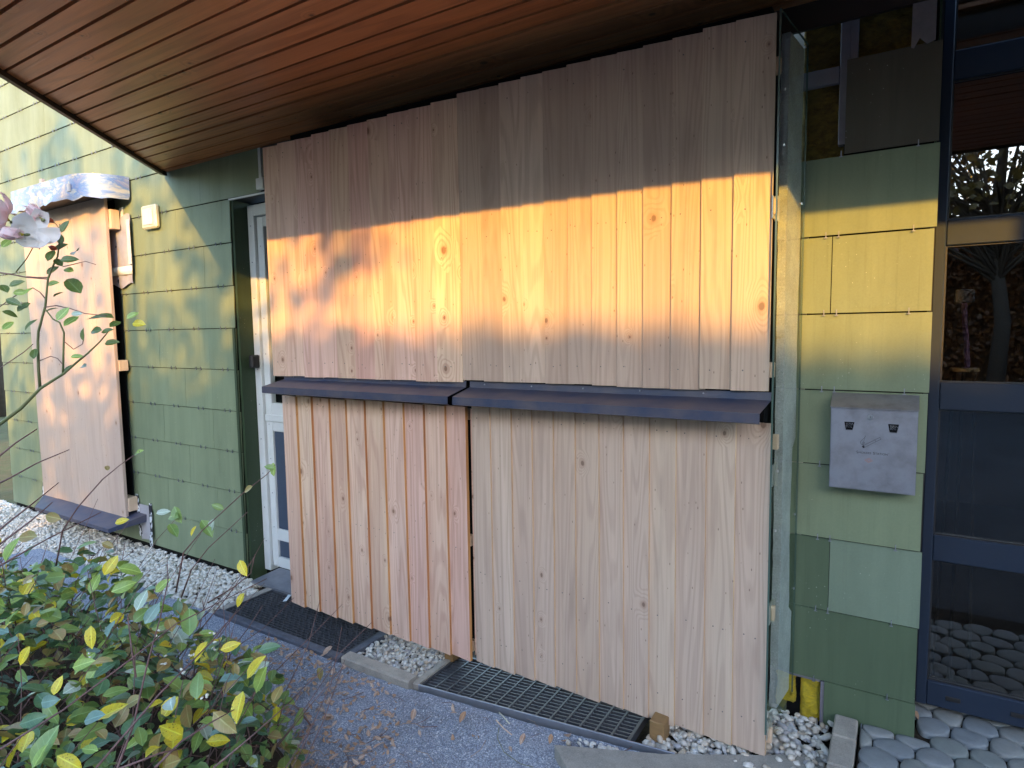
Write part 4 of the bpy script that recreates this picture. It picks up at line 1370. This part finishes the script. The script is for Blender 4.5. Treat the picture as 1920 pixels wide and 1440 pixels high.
# free sprays rising out of the shrub
def spray(root, pts, r0=.0025, r1=.001, mat=M_TWIG, name='stem'):
    mb = MB()
    L = root.location
    mb.tube([tuple(p) for p in pts], r0, mat, 6, r1)
    return part(name, mb, root, smooth=True)
def dl(l, d0, d1): return [P(x, y, d0+(d1-d0)*i/(len(l)-1)) for i, (x, y) in enumerate(l)]
SPR = [([(105, 1060), (111, 1030), (117, 995), (146, 951), (192, 899), (225, 872), (262, 846)], 1.75, 1.6),
       ([(330, 1110), (338, 1068), (344, 1036), (379, 995), (455, 925), (500, 890), (516, 872)], 1.7, 1.55),
       ([(340, 1120), (359, 1068), (391, 1027), (464, 960)], 1.8, 1.7),
       ([(-20, 870), (30, 830), (70, 804)], 1.3, 1.35), ([(-20, 915), (17, 897), (70, 868), (130, 843)], 1.3, 1.4),
       ([(-20, 1035), (60, 975), (98, 942)], 1.3, 1.4), ([(-10, 1000), (60, 945), (110, 905)], 1.3, 1.5),
       ([(0, 1060), (90, 1010), (190, 960)], 1.4, 1.6),
       ([(220, 1440), (250, 1360), (275, 1250), (300, 1160), (315, 1090), (313, 1045)], 1.15, 1.6),
       ([(0, 1405), (120, 1330), (240, 1240), (330, 1170), (420, 1125), (500, 1085)], 1.15, 1.65),
       ([(180, 1440), (300, 1300), (400, 1200), (440, 1150)], 1.15, 1.5),
       ([(290, 1440), (340, 1390), (400, 1352), (440, 1330)], 1.1, 1.25),
       ([(215, 1445), (300, 1412), (350, 1402)], 1.05, 1.15),
       ([(255, 1270), (247, 1220), (240, 1160), (238, 1150)], 1.4, 1.45),
       ([(400, 1440), (455, 1395), (540, 1320)], 1.2, 1.3),
       ([(390, 1130), (440, 1100), (470, 1075), (478, 1040)], 1.75, 1.65)]
for l, d0, d1 in SPR:
    spray(shrub, dl(l, d0, d1), .0024, .001)
def put_leaf(root, px, py, d, size_px, ang, mat, tilt=.5, aspect=.5, name='leaf', curl=.3):
    L = size_px*d/1169.0
    m_ = leaf_mesh(L, L*aspect, mat, .18, curl, seed=rnd.randrange(999))
    o = bpy.data.objects.new(name, m_.mesh('leaf', smooth=True)); COL.objects.link(o); o.parent = root
    # leaf axis in the view plane at angle ang, tilted
    a = rad(ang)
    ax = rr*math.cos(a)+uu*math.sin(a)
    nz_ = (-fw*1.0 + Vector((0, 0, .6)) + Vector((rnd.gauss(0, tilt), rnd.gauss(0, tilt), rnd.gauss(0, tilt*.6)))).normalized()
    ax = (ax - nz_*ax.dot(nz_)).normalized()
    xx = ax.cross(nz_)
    c = P(px, py, d) - ax*L/2
    mt = Matrix(((xx.x, ax.x, nz_.x, c.x), (xx.y, ax.y, nz_.y, c.y), (xx.z, ax.z, nz_.z, c.z), (0, 0, 0, 1)))
    o.matrix_local = Matrix.Translation(-root.location) @ mt
    return o
for px, py, d, s, an, mi in [(201, 877, 1.66, 17, 100, 5), (262, 846, 1.6, 14, 20, 3), (256, 850, 1.6, 12, 200, 0), (512, 880, 1.55, 26, 280, 3), (506, 876, 1.55, 22, 170, 0),
        (465, 917, 1.58, 24, 200, 5), (408, 950, 1.7, 24, 160, 0), (324, 968, 1.7, 34, 160, 0), (332, 965, 1.7, 36, 300, 0), (325, 993, 1.7, 34, 290, 0), (362, 995, 1.66, 20, 270, 4), (388, 990, 1.66, 40, 300, 0), (396, 985, 1.66, 28, 60, 6),
        (306, 960, 1.72, 24, 20, 6), (228, 977, 1.7, 26, 20, 4), (98, 970, 1.4, 38, 170, 5), (20, 1030, 1.35, 48, 80, 3), (50, 1006, 1.4, 44, 180, 5), (207, 1060, 1.6, 40, 60, 4), (245, 1068, 1.55, 42, 10, 3),
        (450, 1125, 1.6, 28, 250, 4), (455, 1065, 1.6, 34, 300, 4), (447, 1325, 1.25, 55, 280, 4), (478, 1250, 1.35, 50, 65, 4), (487, 1275, 1.35, 52, 250, 3), (432, 1212, 1.5, 36, 25, 4), (375, 1222, 1.45, 42, 250, 4), (170, 1195, 1.5, 42, 280, 4), (45, 1230, 1.4, 36, 250, 4),
        (108, 1285, 1.35, 34, 80, 4), (130, 1430, 1.15, 52, 330, 4), (168, 1405, 1.2, 34, 170, 3), (82, 1400, 1.15, 74, 75, 0), (75, 1415, 1.12, 40, 100, 3), (355, 1165, 1.5, 54, 95, 0), (370, 1285, 1.4, 50, 100, 0), (155, 1245, 1.45, 42, 20, 3), (190, 1240, 1.45, 40, 30, 5),
        (92, 1315, 1.35, 44, 10, 2), (45, 1310, 1.35, 46, 20, 2), (175, 1345, 1.25, 48, 10, 2), (60, 1350, 1.3, 50, 20, 1), (285, 1150, 1.55, 42, 60, 2), (265, 1125, 1.6, 40, 80, 6), (520, 1300, 1.35, 36, 80, 5), (505, 1215, 1.45, 40, 20, 1), (420, 1355, 1.25, 60, 320, 5), (232, 1100, 1.6, 42, 30, 3)]:
    put_leaf(shrub, px, py, d, s, an, LEAF[mi], .35, .52)

# ---- rose
rose = thing('rose_bush', 'tall rose with pale pink open flowers and red hips at the left edge', 'rose', tuple(P(60, 900, 1.4)))
def rs(l, d0=1.3, d1=1.3, r0=.003, r1=.0012, m=M_TWIGG): spray(rose, dl(l, d0, d1), r0, r1, m)
rs([(-25, 812), (0, 795), (40, 765), (76, 728), (120, 700), (143, 680), (165, 662), (187, 641), (203, 622)], 1.32, 1.28, .0045, .0012)
rs([(75, 727), (72, 690), (71, 640), (72, 622), (85, 574), (90, 522), (101, 495), (108, 481), (112, 449), (112, 420)], 1.31, 1.27, .0030, .0012)
rs([(118, 700), (119, 660), (120, 624), (112, 605), (99, 598), (85, 580)], 1.30, 1.28, .0022, .0012)
rs([(-20, 509), (20, 514), (50, 520), (87, 523)], 1.28, 1.29, .0016, .0012, M_TWIG)
rs([(85, 576), (105, 573), (130, 578), (160, 588), (200, 592)], 1.29, 1.25, .0012, .0008, M_TWIG)
rs([(118, 500), (140, 495), (160, 490), (180, 496)], 1.28, 1.26, .0010, .0006, M_TWIG)
rs([(85, 560), (75, 548), (62, 540), (45, 545), (20, 560), (-20, 590)], 1.29, 1.32, .0012, .0010, M_TWIG)
rs([(90, 520), (70, 520), (50, 518)], 1.29, 1.29, .0012, .0006, M_TWIG)
rs([(30, 510), (50, 485), (64, 460)], 1.29, 1.27, .0012, .0009)
rs([(112, 430), (105, 420), (98, 414)], 1.27, 1.27, .0010, .0008)
rs([(85, 455), (82, 430), (78, 410), (74, 402)], 1.27, 1.26, .0010, .0008)
rs([(120, 640), (138, 655), (155, 645), (157, 630)], 1.29, 1.28, .0010, .0008, M_TWIG)
rs([(75, 676), (95, 668), (108, 672), (118, 684)], 1.30, 1.28, .0010, .0008, M_TWIG)
rs([(0, 690), (45, 660), (62, 645)], 1.3, 1.3, .0011, .0008, M_TWIG)
RL = [(121, 424, 24, 70, 0), (141, 471, 32, 125, 1), (130, 486, 26, 20, 0), (95, 478, 26, 80, 0), (128, 506, 22, 160, 1), (109, 491, 25, 130, 1), (98, 506, 22, 50, 1), (137, 534, 47, 130, 0), (99, 531, 20, 10, 1), (109, 551, 18, 60, 1), (96, 580, 20, 60, 0),
      (117, 588, 28, 60, 1), (133, 601, 28, 60, 1), (187, 594, 48, 170, 0), (179, 620, 28, 175, 0), (155, 627, 22, 100, 0), (57, 608, 26, 60, 1), (201, 620, 20, 20, 1), (209, 642, 24, 10, 0), (216, 607, 24, 60, 1), (248, 591, 20, 40, 1), (144, 668, 18, 20, 1), (155, 687, 24, 150, 0), (128, 690, 20, 60, 1),
      (31, 531, 24, 30, 0), (38, 548, 22, 10, 1), (25, 566, 26, 340, 0), (44, 575, 24, 60, 0), (19, 588, 22, 10, 0), (64, 662, 24, 100, 1), (12, 455, 22, 60, 1), (77, 461, 16, 90, 0), (114, 462, 22, 40, 0), (114, 449, 20, 90, 0), (52, 545, 18, 80, 1), (8, 540, 26, 120, 0), (15, 610, 22, 60, 1)]
for px, py, s, an, k in RL:
    put_leaf(rose, px, py, rnd.uniform(1.24, 1.32), s*1.15, an, (M_ROSEL, LEAF[3])[k] if rnd.random() < .6 else M_ROSEL, .35, .50)
put_leaf(rose, 260, 607, 1.25, 24, 0, LEAF[4], .2, .7)
put_leaf(rose, 143, 588, 1.25, 20, 10, LEAF[6], .2, .5)
def petal(L, W, cup, mat):
    n = 6; vs = []
    for i in range(n+1):
        t = i/n
        w = W/2*math.sin(math.pi*(t*.80+.02))**.6
        for s in (-1, -.5, 0, .5, 1):
            vs.append((w*s, t*L, cup*L*(t-.5)**2*2 + cup*abs(s)**2*w*.9))
    fs = [(i*5+j, i*5+j+1, i*5+5+j+1, i*5+5+j) for i in range(n) for j in range(4)]
    mb = MB(); mb.add(vs, fs, mat); return mb
def flower(px, py, d, R, face, mat, n, openv, seed):
    rn = random.Random(seed)
    c = P(px, py, d)
    root = MB()
    f_ = face.normalized()
    s_ = f_.cross(Vector((0, 0, 1)));  s_.normalize(); t_ = s_.cross(f_)
    L = rose.location
    mb = MB(); pebble_geo(mb, tuple(c-f_*.004), .007, M_TWIGG, rn)
    for k in range(10):
        a = rn.uniform(0, 6.28); mb.tube([tuple(c), tuple(c+f_*.012+s_*math.cos(a)*.006+t_*math.sin(a)*.006)], .0006, LEAF[4], 4)
    fl = part('flower', mb, rose, smooth=True)
    for k in range(n):
        a = 2*math.pi*k/n + rn.uniform(-.25, .25)
        rdir = s_*math.cos(a)+t_*math.sin(a)
        op = openv+rn.uniform(-.2, .2)
        ax = (rdir*math.sin(op)+f_*math.cos(op)).normalized()
        nz_ = (f_*math.sin(op)-rdir*math.cos(op)).normalized()
        xx = ax.cross(nz_)
        pm = petal(R*rn.uniform(.85, 1.1), R*rn.uniform(.62, .80), rn.uniform(.3, .7), mat)
        o = pm.mesh('petal', smooth=True); ob = bpy.data.objects.new('petal', o); COL.objects.link(ob); ob.parent = fl
        mt = Matrix(((xx.x, ax.x, nz_.x, c.x), (xx.y, ax.y, nz_.y, c.y), (xx.z, ax.z, nz_.z, c.z), (0, 0, 0, 1)))
        ob.matrix_local = Matrix.Translation(-L) @ mt
flower(64, 443, 1.25, .050, -fw*.8+uu*.1+rr*.5, M_PETW, 6, 1.15, 1)
flower(20, 415, 1.28, .050, -fw*.7+uu*.3-rr*.4, M_PETP, 7, 1.15, 2)
flower(46, 440, 1.22, .036, -rr*.9+uu*.0-fw*.3, M_PETP, 5, .35, 3)
flower(78, 410, 1.25, .034, -rr*.7+uu*.7, M_PETP, 5, .3, 4)
mb = MB(); pebble_geo(mb, tuple(P(93, 413, 1.26)), .008, M_HIP, rnd); part('rose_hip', mb, rose, smooth=True)
mb = MB(); pebble_geo(mb, tuple(P(99, 465, 1.26)), .009, M_HIP, rnd); part('rose_hip', mb, rose, smooth=True)

# ---- litter on the gravel
mb = MB(); rnd = random.Random(44)
dry = [leaf_mesh(rnd.uniform(.018, .036), rnd.uniform(.010, .018), rnd.choice((M_DRY, M_DRY2)), rnd.uniform(-.5, .6), rnd.uniform(-1, 1), 4, seed=k) for k in range(10)]
n_ = 0
while n_ < 1700:
    # densest beside the shrub
    x = rnd.uniform(-2.9, -.8); y = rnd.uniform(-1.6, -.5)
    dd = (x+1.02)*(-.68) - (y+1.80)*(.73)
    pz = 1.0 if dd > -.36 else .03
    if dd > -.25: pz = 1
    if rnd.random() > pz: continue
    e = Euler((rnd.gauss(0, .45), rnd.gauss(0, .45), rnd.uniform(0, 6.3))).to_matrix().to_4x4()
    xf(mb, rnd.choice(dry), Matrix.Translation((x, y, gz(x)+rnd.uniform(-.004, .006))) @ e)
    n_ += 1
mb.build('leaf_litter', kind='stuff', smooth=True)
mb = MB()
for _ in range(110):
    x = rnd.uniform(-2.7, -.75); y = rnd.uniform(-1.3, -.5); a = rnd.uniform(0, 3.2); L = rnd.uniform(.02, .11)
    z = gz(x)+.002
    mb.tube([(x, y, z), (x+math.cos(a)*L*.5, y+math.sin(a)*L*.5, z+rnd.uniform(0, .006)), (x+math.cos(a+.3)*L, y+math.sin(a+.3)*L, z)], rnd.uniform(.0006, .0016), rnd.choice((M_TWIG, M_TWIG, M_DRY2)), 5)
mb.build('twig_litter', kind='stuff', smooth=True)
def gp(px, py, z=0.0):
    v = fw + rr*((px-960)/1169.05) - uu*((py-720)/1169.05)
    t = (z-1.578)/v.z
    q = Vector((0, -2.481, 1.578))+v*t
    return q
def twig(pts, r, m, lab, nm='fallen_twig', z=.004):
    g = [gp(x, y, gz(gp(x, y).x)+z) for x, y in pts]
    return tag(MB().tube([tuple(p) for p in g], r, m, 6, r*.7).build(nm, smooth=True), lab, 'twig')
twig([(529, 1303), (560, 1330), (584, 1362)], .0045, M_TWIG, 'thick grey purple stick lying on the gravel beside the shrub')
twig([(936, 1336), (945, 1345), (955, 1357)], .003, M_CREAM, 'short cream wood splinter on the gravel left of the curved stalk', 'wood_splinter', .006)
twig([(935, 1365), (933, 1385), (945, 1410), (975, 1432), (1000, 1438)], .0016, M_TWIGG, 'long curved dark stalk on the gravel near the bottom edge', 'fallen_stalk')
twig([(930, 1350), (945, 1366), (960, 1378)], .0025, PINE, 'tan wood splinter above the curved stalk on the gravel', 'wood_splinter', .006)
twig([(590, 1312), (606, 1326), (612, 1350)], .0018, M_DRY2, 'pale bent straw on the gravel right of the thick stick', 'fallen_stalk')
for px, py, s, an, m, lab in [(772, 1352, .045, 30, M_DRY2, 'curled pinkish dry leaf alone in the middle of the gravel'), (862, 1356, .045, 10, M_DRY, 'orange brown dry leaf on the gravel right of the middle'),
                              (605, 1230, .055, -10, M_DRY2, 'long pale dry leaf just in front of the dark kerb bar'), (600, 1250, .035, 80, M_DRY2, 'small dry leaf standing before the dark kerb bar'),
                              (975, 1397, .04, 10, M_DRY2, 'pale dry leaf on the gravel near the curved stalk'), (1030, 1396, .035, 20, M_DRY, 'orange dry leaf on the gravel right of the pale one'),
                              (600, 1277, .06, 60, LEAF[5], 'crumpled olive leaf on the gravel beside the shrub'), (1700, 1340, .06, 60, M_DRY, 'curled brown oak leaf in the gap at the door corner'), (1722, 1350, .04, 50, M_DRY, 'small orange dry leaf on the paving below the door corner')]:
    zz = .012
    q = gp(px, py, 0); q = gp(px, py, (gz(q.x) if q.x < -.2 else .155)+zz)
    m_ = leaf_mesh(s, s*.5, m, .6, -.9, 6, seed=int(px))
    o = m_.build('dry_leaf', loc=q, rot=(.15, .2, rad(an)), smooth=True)
    tag(o, lab, 'dry leaf')
mb = MB(); q = gp(530, 1128, .012)
mb.add([(0, 0, 0), (.022, .004, .002), (.026, .05, .012), (.02, .085, .004), (-.004, .088, .004), (.006, .045, .010),
        (0, 0, .0008), (.022, .004, .0028), (.026, .05, .0128), (.02, .085, .0048), (-.004, .088, .0048), (.006, .045, .0108)],
       [(0, 1, 2, 5), (5, 2, 3, 4), (11, 8, 7, 6), (10, 9, 8, 11)], simple('paper', (.60, .66, .68), .7))
tag(mb.build('paper_scrap', loc=q, rot=(0, 0, .5)), 'light blue paper scrap on the grate in front of the white door', 'paper scrap')

# ================================================================== SURROUNDINGS
# brown beech hedge wall and trees across the yard
def crown(name, root, c, r, n, mat, s, seed, dens=None):
    rn = random.Random(seed); mb = MB()
    cl = [Vector((rn.gauss(0, .42)*r[0], rn.gauss(0, .42)*r[1], rn.gauss(0, .42)*r[2]))+Vector(c) for _ in range(max(6, n//90))]
    for _ in range(n):
        q = rn.choice(cl); k = .26
        p = q+Vector((rn.gauss(0, k*r[0]*.5), rn.gauss(0, k*r[1]*.5), rn.gauss(0, k*r[2]*.5)))
        e = Euler((rn.uniform(0, 6), rn.uniform(0, 6), rn.uniform(0, 6))).to_matrix()
        ss = s*rn.uniform(.6, 1.3)
        vs = [p+e @ Vector(v)*ss for v in ((-.35, 0, 0), (0, -.5, .05), (.35, 0, 0), (0, .6, .05))]
        mb.add(vs, [(0, 1, 2, 3)], mat)
    return part(name, mb, root, kind='stuff')
def limb_tree(label, x, y, h, c, r, n, mat, s, seed, r_tr=.16, z0=0.0):
    t = thing('tree', label, 'tree', (x, y, z0))
    rn = random.Random(seed)
    mb = MB(); mb.tube([(x, y, z0-.2), (x+.1, y, z0+h*.3), (x-.05, y+.1, z0+h*.6), (c[0], c[1], c[2]+r[2]*.3)], r_tr, M_BARK, 8, r_tr*.25)
    for k in range(14):
        b = Vector((x, y, z0+h*rn.uniform(.3, .7))); e = Vector(c)+Vector((rn.uniform(-1, 1)*r[0]*.8, rn.uniform(-1, 1)*r[1]*.8, rn.uniform(-.5, .8)*r[2]))
        mid = (b+e)/2+Vector((0, 0, .3))
        mb.tube([tuple(b), tuple(mid), tuple(e)], r_tr*.35, M_BARK, 6, .015)
    part('trunk', mb, t, smooth=True)
    crown('crown', t, c, r, n, mat, s, seed+1)
    return t
hg = thing('beech_hedge', 'tall brown autumn beech hedge across the yard seen mirrored in the door glass', 'hedge', (9, -14.6, 0))
M_HIN = simple('hedge_inner', (.05, .025, .012), .95)
part('hedge_core', MB().box(4.6, 26, -15.6, -14.4, -.1, 6.02, M_HIN).box(3.6, 4.6, -15.5, -14.45, -.1, 5.75, M_HIN).box(-6, 3.6, -15.5, -14.5, -.1, 3.3, M_HIN), hg)
mb = MB(); rn = random.Random(55)
def top_h(x): return 6.0 if x > 4.6 else (5.72 if x > 3.6 else 3.3)
for _ in range(36000):
    x = rn.uniform(-6.0, 18); th = top_h(x)
    if rn.random() < .85: y = -14.42+abs(rn.gauss(0, .12)); z = rn.uniform(0, th-.03)
    else: y = rn.uniform(-15.6, -14.3); z = th+(abs(rn.gauss(0, .03)) if x > 4.6 else abs(rn.gauss(0, .16)))
    e = Euler((rn.uniform(0, 6), rn.uniform(0, 6), rn.uniform(0, 6))).to_matrix(); ss = .11*rn.uniform(.6, 1.3); p = Vector((x, y, z))
    mb.add([p+e @ Vector(v)*ss for v in ((-.35, 0, 0), (0, -.5, .05), (.35, 0, 0), (0, .6, .05))], [(0, 1, 2, 3)], M_BEECH)
part('foliage', mb, hg, kind='stuff')
# the tree whose crown dapples the left wall: branch fans with leaves, denser low in the crown
def dapple_tree(label, x, y, x0, x1, z0, z1, ny, seed, nclump, nleaf, s, ztop_fall):
    t = thing('tree', label, 'tree', (x, y, 0))
    rn = random.Random(seed); mb = MB(); lf = MB()
    mb.tube([(x, y, -.2), (x+.1, y, 1.6), (x-.1, y-.1, 3.2), (x+.05, y, z0+.6*(z1-z0))], .15, M_BARK, 8, .05)
    for k in range(nclump):
        u = rn.random(); v = rn.random()**ztop_fall
        c = Vector((x0+(x1-x0)*u, y+rn.uniform(-ny, ny), z0+(z1-z0)*v))
        b = Vector((x, y, rn.uniform(2.2, 3.6)))
        mb.tube([tuple(b), tuple((b+c)/2+Vector((0, 0, rn.uniform(0, .35)))), tuple(c)], .028, M_BARK, 5, .006)
        for q in range(nleaf):
            p = c+Vector((rn.gauss(0, .22), rn.gauss(0, .22), rn.gauss(0, .20)))
            if p.x > x1+.15: continue
            e = Euler((rn.uniform(0, 6), rn.uniform(0, 6), rn.uniform(0, 6))).to_matrix(); ss = s*rn.uniform(.6, 1.3)
            lf.add([p+e @ Vector(w)*ss for w in ((-.35, 0, 0), (0, -.5, .05), (.35, 0, 0), (0, .6, .05))], [(0, 1, 2, 3)], M_TREE)
    part('trunk', mb, t, smooth=True)
    part('crown', lf, t, kind='stuff')
dapple_tree('leafy tree in the yard whose shade dapples the left wall', 1.4, -11.0, -1.6, 3.7, 3.5, 6.7, .8, 61, 100, 24, .16, 1.9)
dapple_tree('small brown tree standing in front of the low part of the hedge', 3.2, -13.2, -1.0, 4.6, 3.6, 5.3, .6, 63, 36, 26, .16, 1.3)
# beyond the left wall corner
limb_tree('yellow leaved tree beyond the far left wall corner', -17, 3.2, 5.0, (-17, 3.2, 3.2), (2.2, 2.2, 1.8), 5000, LEAF[4], .16, 71)
limb_tree('green tree beyond the far left wall corner', -24, 4.0, 6.0, (-24, 4.0, 3.6), (3, 3, 2.4), 5000, LEAF[3], .2, 73)

# brick pier out in front of the glazed door (casts the right edge of the light patch on its rail)
tag(MB().box(2.70, 3.06, -4.05, -3.69, -.1, 3.6, simple('pier_brick', (.16, .09, .06), .85, nz=.6, nscale=14), .01).build('pier'), 'brick pier in the yard right of the glazed door, out of frame', 'pier')
def blocking_hedge(label, x0, x1, y0, y1, h, n, seed):  # unseen hedges added to cut sideways light
    t = thing('hedge', label, 'hedge', ((x0+x1)/2, (y0+y1)/2, 0))
    part('hedge_core', MB().box(x0+.15, x1-.15, y0+.15, y1-.15, -.1, h-.1, M_HIN), t)
    rn = random.Random(seed); mb = MB()
    for _ in range(n):
        k = rn.random(); z = rn.uniform(0, h)
        if k < .8: x = rn.choice((x0, x1))+rn.gauss(0, .07); y = rn.uniform(y0, y1)
        else: x = rn.uniform(x0, x1); y = rn.uniform(y0, y1); z = h+rn.gauss(-.05, .07)
        e = Euler((rn.uniform(0, 6), rn.uniform(0, 6), rn.uniform(0, 6))).to_matrix(); ss = .13*rn.uniform(.6, 1.3); p = Vector((x, y, z))
        mb.add([p+e @ Vector(v)*ss for v in ((-.35, 0, 0), (0, -.5, .05), (.35, 0, 0), (0, .6, .05))], [(0, 1, 2, 3)], LEAF[1])
    part('foliage', mb, t, kind='stuff')
blocking_hedge('clipped dark green hedge added out of view at the right to cut side light', 6.4, 7.6, -14.0, -.5, 3.4, 9000, 91)  # added to keep light from the right off the upper walls
blocking_hedge('clipped dark green hedge added out of view at the left to cut side sky light', -11.5, -10.4, -14.2, -2.2, 4.2, 9000, 92)  # added to narrow the open sky on the left

M_EVER = leaf_mat('evergreen_leaf', (.020, .040, .018), (.03, .055, .022))
limb_tree('tall dark evergreen added out of view at the left to block sky light', -12.0, -9.0, 9.0, (-12.0, -9.0, 4.8), (2.6, 2.6, 4.4), 11000, M_EVER, .34, 101, .2)  # unseen tree added to dim the sky over the left wall
limb_tree('second tall evergreen added out of view beside the left hedge to block sky light', -13.0, -14.5, 10.0, (-13.0, -14.5, 5.2), (3.0, 2.8, 4.6), 11000, M_EVER, .34, 103, .2)  # another unseen tree added to close off the left sky
limb_tree('broad evergreen added out of view behind the low beech hedge to block sky light', -7.5, -18.0, 10.0, (-7.5, -18.0, 5.4), (3.2, 2.2, 4.6), 11000, M_EVER, .34, 105, .2)  # unseen, added to block more sky light on the left

limb_tree('unseen spreading tree added to keep sky light off the left end of the house', -10.2, -6.8, 9.5, (-7.6, -5.2, 8.6), (3.2, 2.6, 1.3), 9000, M_EVER, .2, 107, .22)  # crown added overhead to cut sky light on the upper left wall
